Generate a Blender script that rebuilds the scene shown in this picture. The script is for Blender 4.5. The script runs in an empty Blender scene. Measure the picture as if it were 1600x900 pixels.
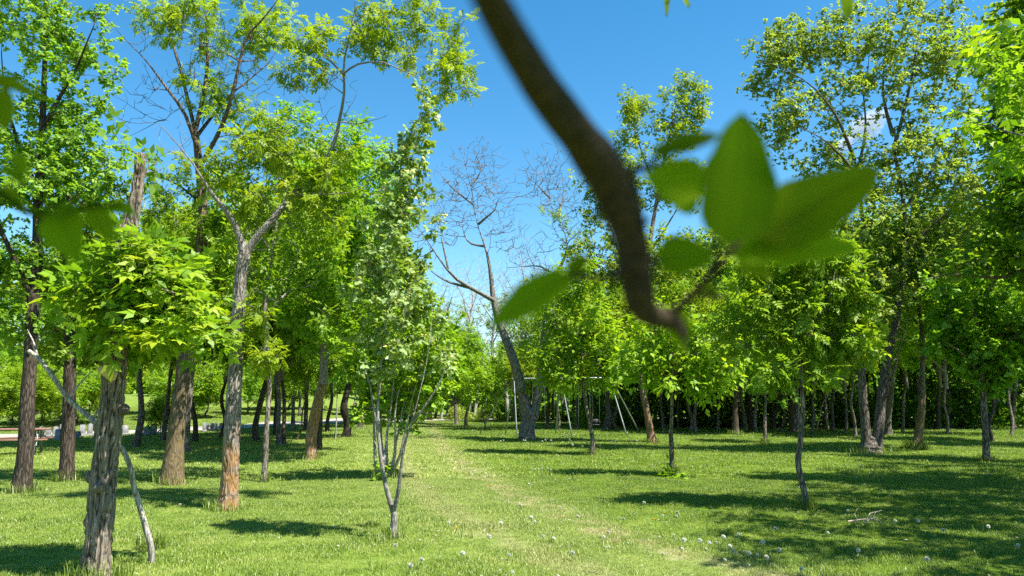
import bpy, math, random
import numpy as np
from mathutils import Vector, Matrix

# ------------------------------------------------------------------ camera, sky, sun, exposure
sc = bpy.context.scene
COL = sc.collection
PITCH = math.radians(8.53)
FPX = 1200.0
CAM = np.array((0.0, 0.0, 1.6))
cd = bpy.data.cameras.new('camera')
cd.sensor_width = 36.0
cd.lens = 36.0 * FPX / 1600.0
cd.clip_start = 0.02
cd.clip_end = 6000.0
cd.dof.use_dof = True
cd.dof.focus_distance = 16.0
cd.dof.aperture_fstop = 4.7
cam = bpy.data.objects.new('camera', cd)
COL.objects.link(cam)
cam.location = CAM
cam.rotation_euler = (math.pi / 2 + PITCH, 0, 0)
sc.camera = cam

SUN_EL = math.radians(60)
SUN_DIR = Vector((math.cos(SUN_EL) * math.cos(math.radians(-29)), math.cos(SUN_EL) * math.sin(math.radians(-29)), math.sin(SUN_EL)))
w = bpy.data.worlds.new('World')
sc.world = w
w.use_nodes = True
nt = w.node_tree
bg = nt.nodes['Background']
sky = nt.nodes.new('ShaderNodeTexSky')
sky.sky_type = 'NISHITA'
sky.sun_disc = False
sky.sun_elevation = SUN_EL
sky.sun_rotation = math.atan2(SUN_DIR.x, SUN_DIR.y)
sky.air_density = 1.0
sky.dust_density = 0.1
sky.ozone_density = 1.0
sky.altitude = 300
hsv = nt.nodes.new('ShaderNodeHueSaturation')
hsv.inputs['Saturation'].default_value = 1.38
hsv.inputs['Hue'].default_value = 0.49
nt.links.new(sky.outputs[0], hsv.inputs['Color'])
nt.links.new(hsv.outputs[0], bg.inputs[0])
bg.inputs[1].default_value = 0.078
sl = bpy.data.lights.new('sun', 'SUN')
sl.energy = 5.0
sl.angle = math.radians(0.53)
sl.color = (1.0, 0.945, 0.84)
so = bpy.data.objects.new('sun', sl)
COL.objects.link(so)
so.rotation_euler = SUN_DIR.to_track_quat('Z', 'Y').to_euler()
so.location = SUN_DIR * 60
sc.view_settings.view_transform = 'Standard'
sc.view_settings.look = 'None'
sc.view_settings.gamma = 1
sc.view_settings.exposure = 1.55
sc.render.engine = 'CYCLES'
cy = sc.cycles
cy.max_bounces = 7
cy.diffuse_bounces = 4
cy.glossy_bounces = 2
cy.transmission_bounces = 5
cy.transparent_max_bounces = 8
cy.caustics_reflective = False
cy.caustics_refractive = False
cy.use_adaptive_sampling = True
cy.adaptive_threshold = 0.015
cy.use_denoising = False
cy.sample_clamp_indirect = 6.0
sc.render.film_transparent = False
cy.film_exposure = 1.0

# ------------------------------------------------------------------ pixel helpers (photo is 1600 x 900)
cp, sp_ = math.cos(PITCH), math.sin(PITCH)


def ray(u, v):
    a, b = (u - 800) / FPX, (450 - v) / FPX
    return np.array((a, cp - b * sp_, sp_ + b * cp))


def P(u, v, Y):
    d = ray(u, v)
    return CAM + d * (Y / d[1])


def sstep(a, b, x):
    t = np.clip((x - a) / (b - a), 0, 1)
    return t * t * (3 - 2 * t)


def hgt(x, y):
    x = np.asarray(x, float)
    y = np.asarray(y, float)
    h = 0.035 * np.sin(0.55 * x + 0.4) * np.sin(0.43 * y + 1.1) + 0.02 * np.sin(1.3 * x + 0.31 * y) + 0.015 * np.sin(1.1 * y - 0.7 * x + 2)
    h = h + 2.9 * sstep(42, 115, y) * sstep(-6, -26, x)
    h = h + 5.0 * sstep(150, 420, y)
    return h


def G(u, v):
    d = ray(u, v)
    t = 5.0
    z = 0.0
    for _ in range(30):
        t = (z - CAM[2]) / d[2] if d[2] < -1e-4 else 120.0
        t = min(t, 140.0)
        p = CAM + d * t
        z = 0.5 * z + 0.5 * float(hgt(p[0], p[1]))
    return np.array((p[0], p[1], float(hgt(p[0], p[1]))))


def pxm(Y):
    return Y / FPX


# ------------------------------------------------------------------ mesh helpers
class Geo:
    def __init__(s):
        s.V, s.F3, s.F4, s.n, s.A, s.M3, s.M4 = [], [], [], 0, [], [], []

    def add(s, V, F4=None, F3=None, tint=None, mat=0):
        V = np.asarray(V, np.float32).reshape(-1, 3)
        s.V.append(V)
        s.A.append(np.zeros(len(V), np.float32) if tint is None else np.broadcast_to(np.asarray(tint, np.float32), (len(V),)))
        if F4 is not None and len(F4):
            F4 = np.asarray(F4, np.int32)
            s.F4.append(F4 + s.n)
            s.M4.append(np.full(len(F4), mat, np.int32))
        if F3 is not None and len(F3):
            F3 = np.asarray(F3, np.int32)
            s.F3.append(F3 + s.n)
            s.M3.append(np.full(len(F3), mat, np.int32))
        s.n += len(V)

    def mesh(s, name, mats, smooth=True, off=(0, 0, 0), tint=False):
        V = np.concatenate(s.V) - np.asarray(off, np.float32)
        me = bpy.data.meshes.new(name)
        q = np.concatenate(s.F4) if s.F4 else np.zeros((0, 4), np.int32)
        t = np.concatenate(s.F3) if s.F3 else np.zeros((0, 3), np.int32)
        me.vertices.add(len(V))
        me.vertices.foreach_set('co', V.ravel())
        nl = q.size + t.size
        me.loops.add(nl)
        me.loops.foreach_set('vertex_index', np.concatenate((q.ravel(), t.ravel())).astype(np.int32))
        me.polygons.add(len(q) + len(t))
        st = np.concatenate((np.arange(len(q)) * 4, q.size + np.arange(len(t)) * 3)).astype(np.int32)
        me.polygons.foreach_set('loop_start', st)
        mi = np.concatenate(s.M4 + s.M3) if (s.M4 or s.M3) else np.zeros(0, np.int32)
        me.polygons.foreach_set('material_index', mi)
        if smooth:
            me.polygons.foreach_set('use_smooth', np.ones(len(q) + len(t), bool))
        if tint:
            at = me.attributes.new('tint', 'FLOAT', 'POINT')
            at.data.foreach_set('value', np.concatenate(s.A))
        me.update(calc_edges=True)
        for m in (mats if isinstance(mats, (list, tuple)) else [mats]):
            me.materials.append(m)
        return me


def link(name, data, parent=None, loc=None):
    o = bpy.data.objects.new(name, data)
    COL.objects.link(o)
    if parent is not None:
        o.parent = parent
    if loc is not None:
        o.location = loc
    return o


def tag(o, label=None, cat=None, group=None, kind=None):
    if label:
        o['label'] = label
    if cat:
        o['category'] = cat
    if group:
        o['group'] = group
    if kind:
        o['kind'] = kind
    return o


def catmull(pts, n):
    pts = np.asarray(pts, float)
    if len(pts) == 2:
        t = np.linspace(0, 1, n)[:, None]
        return pts[0] * (1 - t) + pts[1] * t
    p = np.vstack((2 * pts[0] - pts[1], pts, 2 * pts[-1] - pts[-2]))
    k = len(pts) - 1
    t = np.linspace(0, k, n)
    i = np.minimum(t.astype(int), k - 1)
    f = (t - i)[:, None]
    p0, p1, p2, p3 = p[i], p[i + 1], p[i + 2], p[i + 3]
    return 0.5 * ((2 * p1) + (p2 - p0) * f + (2 * p0 - 5 * p1 + 4 * p2 - p3) * f ** 2 + (3 * p1 - p0 - 3 * p2 + p3) * f ** 3)


def frames(pts):
    T = np.gradient(pts, axis=0)
    T /= np.linalg.norm(T, axis=1)[:, None] + 1e-9
    a = np.array((1.0, 0, 0)) if abs(T[0][0]) < 0.8 else np.array((0, 1.0, 0))
    N = np.zeros_like(T)
    n = a - T[0] * a.dot(T[0])
    for i in range(len(T)):
        n = n - T[i] * n.dot(T[i])
        n /= np.linalg.norm(n) + 1e-9
        N[i] = n
    return T, N, np.cross(T, N)


_qc = {}


def tube(geo, pts, rad, segs=6, mod=None, cap=True, mat=0, tint=None):
    pts = np.asarray(pts, float)
    rad = np.asarray(rad, float)
    n = len(pts)
    T, N, B = frames(pts)
    a = np.arange(segs) * (2 * math.pi / segs)
    r = rad[:, None] * (np.ones((n, segs)) if mod is None else mod)
    V = pts[:, None, :] + r[:, :, None] * (np.cos(a)[None, :, None] * N[:, None, :] + np.sin(a)[None, :, None] * B[:, None, :])
    key = (n, segs)
    if key not in _qc:
        i = np.arange(n - 1)[:, None] * segs
        j = np.arange(segs)[None, :]
        k = (j + 1) % segs
        _qc[key] = np.stack((i + j, i + k, i + segs + k, i + segs + j), -1).reshape(-1, 4)
    V = V.reshape(-1, 3)
    F3 = None
    if cap:
        V = np.vstack((V, pts[-1] + T[-1] * rad[-1] * 0.5))
        j = np.arange(segs)
        F3 = np.stack(((n - 1) * segs + j, (n - 1) * segs + (j + 1) % segs, np.full(segs, n * segs)), -1)
    geo.add(V, _qc[key], F3, tint=tint, mat=mat)


def box(geo, size, center=(0, 0, 0), rot=None, bevel=0.0, mat=0):
    sx, sy, sz = [c / 2 for c in size]
    b = min(bevel, sx * .9, sy * .9, sz * .9)
    if b <= 0:
        V = np.array([(x, y, z) for z in (-sz, sz) for y in (-sy, sy) for x in (-sx, sx)])
        F = [(0, 2, 3, 1), (4, 5, 7, 6), (0, 1, 5, 4), (2, 6, 7, 3), (0, 4, 6, 2), (1, 3, 7, 5)]
    else:
        V = []
        for z, i in ((-sz, b), (-sz + b, 0), (sz - b, 0), (sz, b)):
            for x, y in ((-1, -1), (1, -1), (1, 1), (-1, 1)):
                V.append((x * (sx - i), y * (sy - i), z))
        V = np.array(V)
        F = [(3, 2, 1, 0), (12, 13, 14, 15)]
        for l in range(3):
            for j in range(4):
                k = (j + 1) % 4
                F.append((l * 4 + j, l * 4 + k, l * 4 + 4 + k, l * 4 + 4 + j))
    if rot is not None:
        V = V @ np.asarray(rot).T
    geo.add(V + np.asarray(center), F, mat=mat)


def pnoise(th, z, nth, fz, rng):
    """periodic (in th, 0..1) value noise, shape of th and z broadcast"""
    K = int(np.max(z) * fz) + 3
    L = rng.random((K, nth))
    a = (th * nth) % nth
    b = z * fz
    i = a.astype(int) % nth
    j = b.astype(int)
    f = a - np.floor(a)
    g = b - j
    f = f * f * (3 - 2 * f)
    g = g * g * (3 - 2 * g)
    i2 = (i + 1) % nth
    return (L[j, i] * (1 - f) + L[j, i2] * f) * (1 - g) + (L[j + 1, i] * (1 - f) + L[j + 1, i2] * f) * g


# ------------------------------------------------------------------ materials
def newmat(name):
    m = bpy.data.materials.new(name)
    m.use_nodes = True
    m.node_tree.nodes.clear()
    return m, m.node_tree.nodes, m.node_tree.links


def node(ns, t, **kw):
    n = ns.new(t)
    for k, v in kw.items():
        if hasattr(n, k) and not k.startswith('i_'):
            setattr(n, k, v)
    return n


def ramp(ns, ls, src, stops):
    r = ns.new('ShaderNodeValToRGB')
    e = r.color_ramp.elements
    while len(e) < len(stops):
        e.new(0.5)
    for x, (p, c) in zip(e, stops):
        x.position = p
        x.color = (*c, 1) if len(c) == 3 else c
    ls.new(src, r.inputs[0])
    return r.outputs[0]


def mixc(ns, ls, fac, a, b, mode='MIX'):
    m = ns.new('ShaderNodeMix')
    m.data_type = 'RGBA'
    m.blend_type = mode
    for s, x in ((m.inputs['Factor'], fac), (m.inputs['A'], a), (m.inputs['B'], b)):
        pass
    ins = [i for i in m.inputs if i.enabled]
    for s, x in zip((m.inputs[0], m.inputs[6], m.inputs[7]), (fac, a, b)):
        if isinstance(x, (int, float)):
            s.default_value = x
        elif isinstance(x, tuple):
            s.default_value = (*x, 1)
        else:
            ls.new(x, s)
    return m.outputs[2]


def math_(ns, ls, op, a, b=None, c=None, clamp=False):
    m = ns.new('ShaderNodeMath')
    m.operation = op
    m.use_clamp = clamp
    for i, x in enumerate((a, b, c)):
        if x is None:
            continue
        if isinstance(x, (int, float)):
            m.inputs[i].default_value = x
        else:
            ls.new(x, m.inputs[i])
    return m.outputs[0]


def mrange(ns, ls, x, a, b, c=0.0, d=1.0):
    m = ns.new('ShaderNodeMapRange')
    m.interpolation_type = 'SMOOTHSTEP'
    ls.new(x, m.inputs[0])
    for i, q in enumerate((a, b, c, d)):
        m.inputs[i + 1].default_value = q
    return m.outputs[0]


def noise(ns, ls, vec, scale, detail=3, rough=0.55):
    n = ns.new('ShaderNodeTexNoise')
    n.inputs['Scale'].default_value = scale
    n.inputs['Detail'].default_value = detail
    n.inputs['Roughness'].default_value = rough
    if vec is not None:
        ls.new(vec, n.inputs['Vector'])
    return n.outputs[0]


def leaf_mat(name, dark, mid, light, trans=0.42, gloss=0.018, back=None, tr_col=1.35, top=None):
    m, ns, ls = newmat(name)
    at = ns.new('ShaderNodeAttribute')
    at.attribute_name = 'tint'
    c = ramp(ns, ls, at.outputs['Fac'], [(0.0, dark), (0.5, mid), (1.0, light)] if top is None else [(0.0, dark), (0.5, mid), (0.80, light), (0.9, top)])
    oi = ns.new('ShaderNodeObjectInfo')
    hs = ns.new('ShaderNodeHueSaturation')
    ls.new(mrange(ns, ls, oi.outputs['Random'], 0, 1, 0.488, 0.508), hs.inputs['Hue'])
    ls.new(mrange(ns, ls, oi.outputs['Random'], 0, 1, 0.88, 1.12), hs.inputs['Value'])
    ls.new(c, hs.inputs['Color'])
    c = hs.outputs[0]
    df = ns.new('ShaderNodeBsdfDiffuse')
    dc = c
    if back:
        ge = ns.new('ShaderNodeNewGeometry')
        dc = mixc(ns, ls, ge.outputs['Backfacing'], c, back)
    ls.new(dc, df.inputs[0])
    tr = ns.new('ShaderNodeBsdfTranslucent')
    tc = mixc(ns, ls, 1.0, c, (1.21 * tr_col, 1.14 * tr_col, 0.52 * tr_col), 'MULTIPLY')
    ls.new(tc, tr.inputs[0])
    mx = ns.new('ShaderNodeMixShader')
    mx.inputs[0].default_value = trans
    ls.new(df.outputs[0], mx.inputs[1])
    ls.new(tr.outputs[0], mx.inputs[2])
    gl = ns.new('ShaderNodeBsdfGlossy')
    gl.inputs['Roughness'].default_value = 0.5
    gl.inputs[0].default_value = (0.95, 1, 0.8, 1)
    m2 = ns.new('ShaderNodeMixShader')
    m2.inputs[0].default_value = gloss
    ls.new(mx.outputs[0], m2.inputs[1])
    ls.new(gl.outputs[0], m2.inputs[2])
    out = ns.new('ShaderNodeOutputMaterial')
    ls.new(m2.outputs[0], out.inputs[0])
    return m


def bark_mat(name, ridge, furrow, lichen=None, lich_h=2.0, scale=1.0, bump=0.6, patch=None, furrowed=False):
    m, ns, ls = newmat(name)
    tc = ns.new('ShaderNodeTexCoord')
    mp = ns.new('ShaderNodeMapping')
    mp.inputs['Scale'].default_value = (16 * scale, 16 * scale, 2.6 * scale)
    ls.new(tc.outputs['Object'], mp.inputs[0])
    n1 = noise(ns, ls, mp.outputs[0], 1.6, 5, 0.62)
    vo = ns.new('ShaderNodeTexVoronoi')
    vo.feature = 'DISTANCE_TO_EDGE'
    vo.inputs['Scale'].default_value = 1.5
    wob = ns.new('ShaderNodeVectorMath')
    wob.operation = 'MULTIPLY_ADD'
    nz = ns.new('ShaderNodeTexNoise')
    nz.inputs['Scale'].default_value = 1.1
    ls.new(mp.outputs[0], nz.inputs['Vector'])
    ls.new(nz.outputs['Color'], wob.inputs[0])
    wob.inputs[1].default_value = (1.4, 1.4, 1.4)
    ls.new(mp.outputs[0], wob.inputs[2])
    ls.new(wob.outputs[0], vo.inputs['Vector'])
    f1 = mrange(ns, ls, vo.outputs['Distance'], 0.0, 0.26)
    hgt_ = math_(ns, ls, 'MULTIPLY_ADD', n1, 0.6, math_(ns, ls, 'MULTIPLY', f1, 0.6))
    c = ramp(ns, ls, hgt_, [(0.25, furrow), (0.62, tuple(0.5 * (a + b) for a, b in zip(ridge, furrow))), (0.9, ridge)])
    if furrowed:
        at = ns.new('ShaderNodeAttribute')
        at.attribute_name = 'tint'
        c = mixc(ns, ls, mrange(ns, ls, at.outputs['Fac'], 0.0, 0.75), furrow, mixc(ns, ls, 0.55, c, ridge))
    n2 = noise(ns, ls, tc.outputs['Object'], 2.2, 4)
    if patch:
        c = mixc(ns, ls, math_(ns, ls, 'MULTIPLY', mrange(ns, ls, n2, 0.5, 0.68), 0.4), c, mixc(ns, ls, 1.0, c, patch, 'MULTIPLY'))
    if lichen:
        sx = ns.new('ShaderNodeSeparateXYZ')
        ls.new(tc.outputs['Object'], sx.inputs[0])
        hf = mrange(ns, ls, sx.outputs['Z'], lich_h, lich_h * 0.25)
        n3 = noise(ns, ls, tc.outputs['Object'], 7.0, 5, 0.7)
        lf = mrange(ns, ls, math_(ns, ls, 'ADD', n3, math_(ns, ls, 'MULTIPLY', hf, 0.16)), 0.50, 0.72)
        lf = math_(ns, ls, 'MULTIPLY', lf, math_(ns, ls, 'MULTIPLY_ADD', hf, 0.62, 0.02))
        c = mixc(ns, ls, lf, c, lichen)
    oi = ns.new('ShaderNodeObjectInfo')
    hs = ns.new('ShaderNodeHueSaturation')
    ls.new(mrange(ns, ls, oi.outputs['Random'], 0, 1, 0.8, 1.2), hs.inputs['Value'])
    ls.new(c, hs.inputs['Color'])
    bs = ns.new('ShaderNodeBsdfPrincipled')
    ls.new(hs.outputs[0], bs.inputs['Base Color'])
    bs.inputs['Roughness'].default_value = 0.9
    bs.inputs['Specular IOR Level'].default_value = 0.2
    bp = ns.new('ShaderNodeBump')
    bp.inputs['Strength'].default_value = bump
    bp.inputs['Distance'].default_value = 0.025
    ls.new(hgt_, bp.inputs['Height'])
    ls.new(bp.outputs[0], bs.inputs['Normal'])
    out = ns.new('ShaderNodeOutputMaterial')
    ls.new(bs.outputs[0], out.inputs[0])
    return m


def plain_mat(name, col, rough=0.7, metal=0.0, var=0.25, nscale=12, spec=0.4, col2=None, stretch=(1, 1, 1), bump=0.15):
    m, ns, ls = newmat(name)
    tc = ns.new('ShaderNodeTexCoord')
    mp = ns.new('ShaderNodeMapping')
    mp.inputs['Scale'].default_value = stretch
    ls.new(tc.outputs['Object'], mp.inputs[0])
    n = noise(ns, ls, mp.outputs[0], nscale, 5, 0.6)
    c2 = col2 or tuple(x * (1 - var) for x in col)
    c = ramp(ns, ls, n, [(0.32, c2), (0.68, tuple(min(1, x * (1 + var * .5)) for x in col))])
    bs = ns.new('ShaderNodeBsdfPrincipled')
    ls.new(c, bs.inputs['Base Color'])
    bs.inputs['Roughness'].default_value = rough
    bs.inputs['Metallic'].default_value = metal
    bs.inputs['Specular IOR Level'].default_value = spec
    bp = ns.new('ShaderNodeBump')
    bp.inputs['Strength'].default_value = bump
    bp.inputs['Distance'].default_value = 0.01
    ls.new(n, bp.inputs['Height'])
    ls.new(bp.outputs[0], bs.inputs['Normal'])
    out = ns.new('ShaderNodeOutputMaterial')
    ls.new(bs.outputs[0], out.inputs[0])
    return m


def turf_color(ns, ls):
    """colour of the turf at a place (world position): straw strip along the worn track, lusher grass on its right"""
    ge = ns.new('ShaderNodeNewGeometry')
    pos = ge.outputs['Position']
    sx = ns.new('ShaderNodeSeparateXYZ')
    ls.new(pos, sx.inputs[0])
    x, y = sx.outputs['X'], sx.outputs['Y']
    f = math_(ns, ls, 'ADD', math_(ns, ls, 'MULTIPLY_ADD', y, -0.102, -0.49), math_(ns, ls, 'DIVIDE', 29.0, math_(ns, ls, 'MAXIMUM', y, 5.0)))
    nb = noise(ns, ls, pos, 0.35, 3)
    nm = noise(ns, ls, pos, 1.9, 4)
    nf = noise(ns, ls, pos, 14.0, 3)
    d = math_(ns, ls, 'SUBTRACT', x, f)
    d = math_(ns, ls, 'ADD', d, math_(ns, ls, 'MULTIPLY_ADD', nm, 1.2, -0.6))
    lush = mrange(ns, ls, math_(ns, ls, 'MULTIPLY_ADD', nb, 4.0, d), 1.2, 4.4)
    ca = ramp(ns, ls, nm, [(0.3, (0.135, 0.215, 0.026)), (0.55, (0.190, 0.270, 0.042)), (0.75, (0.270, 0.325, 0.085))])
    cb = ramp(ns, ls, nm, [(0.3, (0.085, 0.160, 0.010)), (0.55, (0.138, 0.215, 0.018)), (0.75, (0.205, 0.265, 0.042))])
    c = mixc(ns, ls, lush, ca, cb)
    lane = math_(ns, ls, 'MULTIPLY', mrange(ns, ls, d, -3.4, -1.6), mrange(ns, ls, d, 0.9, -0.2))
    c = mixc(ns, ls, math_(ns, ls, 'MULTIPLY', lane, mrange(ns, ls, nb, 0.2, 0.7, 0.15, 0.5)), c, (0.27, 0.32, 0.105))
    weeds = math_(ns, ls, 'MULTIPLY', mrange(ns, ls, noise(ns, ls, pos, 4.2, 2), 0.60, 0.70), 0.5)
    c = mixc(ns, ls, weeds, c, (0.09, 0.175, 0.016))
    ad = math_(ns, ls, 'ABSOLUTE', d)
    strip = math_(ns, ls, 'SUBTRACT', 1.0, mrange(ns, ls, ad, 0.10, 0.5))
    strip = math_(ns, ls, 'MULTIPLY', strip, mrange(ns, ls, nm, 0.40, 0.62))
    strip = math_(ns, ls, 'MULTIPLY', strip, 0.6)
    # parallel wheel line to the left of the worn strip
    ad2 = math_(ns, ls, 'ABSOLUTE', math_(ns, ls, 'ADD', d, 1.7))
    st2 = math_(ns, ls, 'SUBTRACT', 1.0, mrange(ns, ls, ad2, 0.1, 0.45))
    st2 = math_(ns, ls, 'MULTIPLY', st2, 0.28)
    dry = math_(ns, ls, 'MULTIPLY', mrange(ns, ls, nf, 0.62, 0.76), 0.35)
    k = math_(ns, ls, 'MAXIMUM', math_(ns, ls, 'MAXIMUM', strip, st2), dry)
    c = mixc(ns, ls, k, c, (0.36, 0.33, 0.185))
    return c, nf, pos


def ground_mat():
    m, ns, ls = newmat('mown_turf')
    c, nf, pos = turf_color(ns, ls)
    c = mixc(ns, ls, 1.0, c, (0.80, 0.80, 0.80), 'MULTIPLY')
    n4 = noise(ns, ls, pos, 45, 3, 0.7)
    c = mixc(ns, ls, mrange(ns, ls, n4, 0.35, 0.65), mixc(ns, ls, 1.0, c, (0.72, 0.72, 0.72), 'MULTIPLY'), c)
    bs = ns.new('ShaderNodeBsdfPrincipled')
    ls.new(c, bs.inputs['Base Color'])
    bs.inputs['Roughness'].default_value = 1.0
    bs.inputs['Specular IOR Level'].default_value = 0.1
    bp = ns.new('ShaderNodeBump')
    bp.inputs['Strength'].default_value = 0.5
    bp.inputs['Distance'].default_value = 0.04
    ls.new(n4, bp.inputs['Height'])
    ls.new(bp.outputs[0], bs.inputs['Normal'])
    out = ns.new('ShaderNodeOutputMaterial')
    ls.new(bs.outputs[0], out.inputs[0])
    return m


def blade_mat(name='grass_blade', gain=1.0):
    m, ns, ls = newmat(name)
    c, nf, pos = turf_color(ns, ls)
    at = ns.new('ShaderNodeAttribute')
    at.attribute_name = 'tint'
    r = ramp(ns, ls, at.outputs['Fac'], [(0.0, (0.62 * gain, 0.66 * gain, 0.6 * gain)), (0.5, (1.05 * gain, 1.05 * gain, 0.95 * gain)), (0.9, (1.35 * gain, 1.28 * gain, 1.25 * gain)), (1.0, (2.3 * gain, 1.9 * gain, 2.4 * gain))])
    c = mixc(ns, ls, 1.0, c, r, 'MULTIPLY')
    df = ns.new('ShaderNodeBsdfDiffuse')
    ls.new(c, df.inputs[0])
    tr = ns.new('ShaderNodeBsdfTranslucent')
    ls.new(mixc(ns, ls, 1.0, c, (1.3, 1.25, 0.7), 'MULTIPLY'), tr.inputs[0])
    mx = ns.new('ShaderNodeMixShader')
    mx.inputs[0].default_value = 0.35
    ls.new(df.outputs[0], mx.inputs[1])
    ls.new(tr.outputs[0], mx.inputs[2])
    gl = ns.new('ShaderNodeBsdfGlossy')
    gl.inputs['Roughness'].default_value = 0.45
    m2 = ns.new('ShaderNodeMixShader')
    m2.inputs[0].default_value = 0.04
    ls.new(mx.outputs[0], m2.inputs[1])
    ls.new(gl.outputs[0], m2.inputs[2])
    out = ns.new('ShaderNodeOutputMaterial')
    ls.new(m2.outputs[0], out.inputs[0])
    return m


M = {}
M['ground'] = ground_mat()
M['blade'] = blade_mat()
M['ash'] = leaf_mat('ash_leaf', (0.085, 0.185, 0.010), (0.150, 0.280, 0.015), (0.235, 0.355, 0.026), trans=0.48)
M['lime'] = leaf_mat('young_leaf', (0.105, 0.205, 0.008), (0.180, 0.300, 0.012), (0.280, 0.375, 0.020), trans=0.48)
M['maple'] = leaf_mat('box_elder_leaf', (0.090, 0.190, 0.012), (0.150, 0.280, 0.017), (0.230, 0.350, 0.026), trans=0.48)
M['willow'] = leaf_mat('cottonwood_leaf', (0.150, 0.255, 0.034), (0.220, 0.340, 0.052), (0.300, 0.400, 0.095), trans=0.52)
M['poplar'] = leaf_mat('poplar_leaf', (0.130, 0.235, 0.028), (0.200, 0.330, 0.045), (0.270, 0.385, 0.090), trans=0.45, gloss=0.015, back=(0.25, 0.36, 0.12), tr_col=1.25, top=(0.68, 0.71, 0.62))
M['leafy'] = leaf_mat('elm_leaf', (0.095, 0.200, 0.014), (0.165, 0.295, 0.024), (0.255, 0.370, 0.045), trans=0.5)
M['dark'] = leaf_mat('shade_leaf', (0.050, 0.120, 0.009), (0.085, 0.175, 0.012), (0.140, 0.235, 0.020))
M['near'] = leaf_mat('near_leaf', (0.075, 0.135, 0.002), (0.130, 0.210, 0.004), (0.190, 0.270, 0.008), trans=0.5, gloss=0.002, tr_col=1.25)
M['petal'] = plain_mat('white_leaf_back', (0.72, 0.74, 0.66), 0.6, var=0.1)
M['bark'] = bark_mat('grey_brown_bark', (0.23, 0.20, 0.165), (0.035, 0.028, 0.022))
M['bark_near'] = bark_mat('ash_bark', (0.235, 0.195, 0.155), (0.018, 0.013, 0.009), bump=0.8, patch=(0.55, 0.5, 0.42), furrowed=True)
M['bark_orange'] = bark_mat('lichen_bark', (0.30, 0.27, 0.24), (0.045, 0.034, 0.027), lichen=(0.36, 0.175, 0.035), lich_h=2.1, bump=0.8, furrowed=True)
M['bark_orange2'] = bark_mat('lichen_bark_warm', (0.27, 0.22, 0.18), (0.045, 0.032, 0.024), lichen=(0.27, 0.14, 0.06), lich_h=3.4, bump=0.8)
M['bark_dark'] = bark_mat('dark_bark', (0.105, 0.082, 0.062), (0.020, 0.016, 0.013))
M['bark_grey'] = bark_mat('grey_bark', (0.27, 0.25, 0.225), (0.06, 0.052, 0.045))
M['bark_moss'] = bark_mat('mossy_bark', (0.155, 0.118, 0.078), (0.030, 0.024, 0.018), lichen=(0.17, 0.125, 0.055), lich_h=3.5)
M['bark_pale'] = bark_mat('pale_bark', (0.36, 0.345, 0.315), (0.13, 0.115, 0.095), scale=1.6, bump=0.3)
M['twig'] = bark_mat('grey_twig', (0.24, 0.215, 0.19), (0.07, 0.06, 0.05), scale=2, bump=0.2)
M['twig_pale'] = bark_mat('bleached_twig', (0.40, 0.365, 0.335), (0.16, 0.14, 0.12), scale=2, bump=0.2)
M['branch_near'] = bark_mat('near_branch_bark', (0.090, 0.064, 0.037), (0.026, 0.020, 0.013), scale=9, bump=0.5)
M['steel'] = plain_mat('galvanised_steel', (0.21, 0.24, 0.25), 0.45, 0.55, 0.2)
M['black'] = plain_mat('black_rubber', (0.02, 0.02, 0.022), 0.6)
M['redwood'] = plain_mat('red_brown_plank', (0.20, 0.105, 0.075), 0.75, var=0.4, nscale=4, stretch=(1, 12, 12))
M['stone'] = plain_mat('headstone_granite', (0.17, 0.175, 0.175), 0.8, var=0.25, nscale=20)
M['stone2'] = plain_mat('headstone_dark_granite', (0.20, 0.20, 0.21), 0.6, var=0.25, nscale=20)
M['gravel'] = plain_mat('pale_gravel', (0.34, 0.315, 0.275), 0.95, var=0.3, nscale=6, spec=0.1)
M['cut'] = plain_mat('cut_wood', (0.46, 0.34, 0.18), 0.8, var=0.3, nscale=20)
M['straw'] = plain_mat('dry_stick', (0.34, 0.29, 0.22), 0.9, var=0.4, nscale=10)
M['puff'] = leaf_mat('seed_fluff', (0.70, 0.72, 0.74), (0.70, 0.72, 0.74), (0.70, 0.72, 0.74), trans=0.3, gloss=0.0, tr_col=0.85)
M['yellow'] = plain_mat('dandelion_yellow', (0.75, 0.48, 0.01), 0.7, var=0.2, nscale=100)
M['stem'] = plain_mat('flower_stem', (0.16, 0.20, 0.06), 0.7)
M['cloud'] = plain_mat('cloud_white', (0.86, 0.87, 0.88), 1.0, var=0.03, nscale=0.01, spec=0.0, bump=0)

# ------------------------------------------------------------------ leaves
def kite(base, d, side, L, W, up, bend=0.12):
    return np.array([base, base + d * L * 0.42 + side * W * 0.5 + up * L * 0.05, base + d * L - up * L * bend, base + d * L * 0.42 - side * W * 0.5 + up * L * 0.05])


def tmpl_ash(n_pairs=3, Lf=0.46, Wf=0.2, ang=52):
    V, F = [], []
    up = np.array((0, 0, 1.0))
    a = math.radians(ang)
    for i in range(n_pairs):
        t = 0.30 + 0.55 * i / max(1, n_pairs - 1)
        for s in (-1, 1):
            d = np.array((math.cos(a), s * math.sin(a), -0.12))
            side = np.array((-s * math.sin(a), math.cos(a), 0.0))
            F.append([len(V) * 4 + k for k in range(4)])
            V.append(kite(np.array((t, 0, -0.10 * t * t)), d, side, Lf * (1.05 - 0.12 * i), Wf, up))
    F.append([len(V) * 4 + k for k in range(4)])
    V.append(kite(np.array((0.9, 0, -0.09)), np.array((0.98, 0, -0.15)), np.array((0, 1.0, 0)), Lf * 1.05, Wf * 1.05, up))
    return np.concatenate(V), np.array(F)


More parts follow.
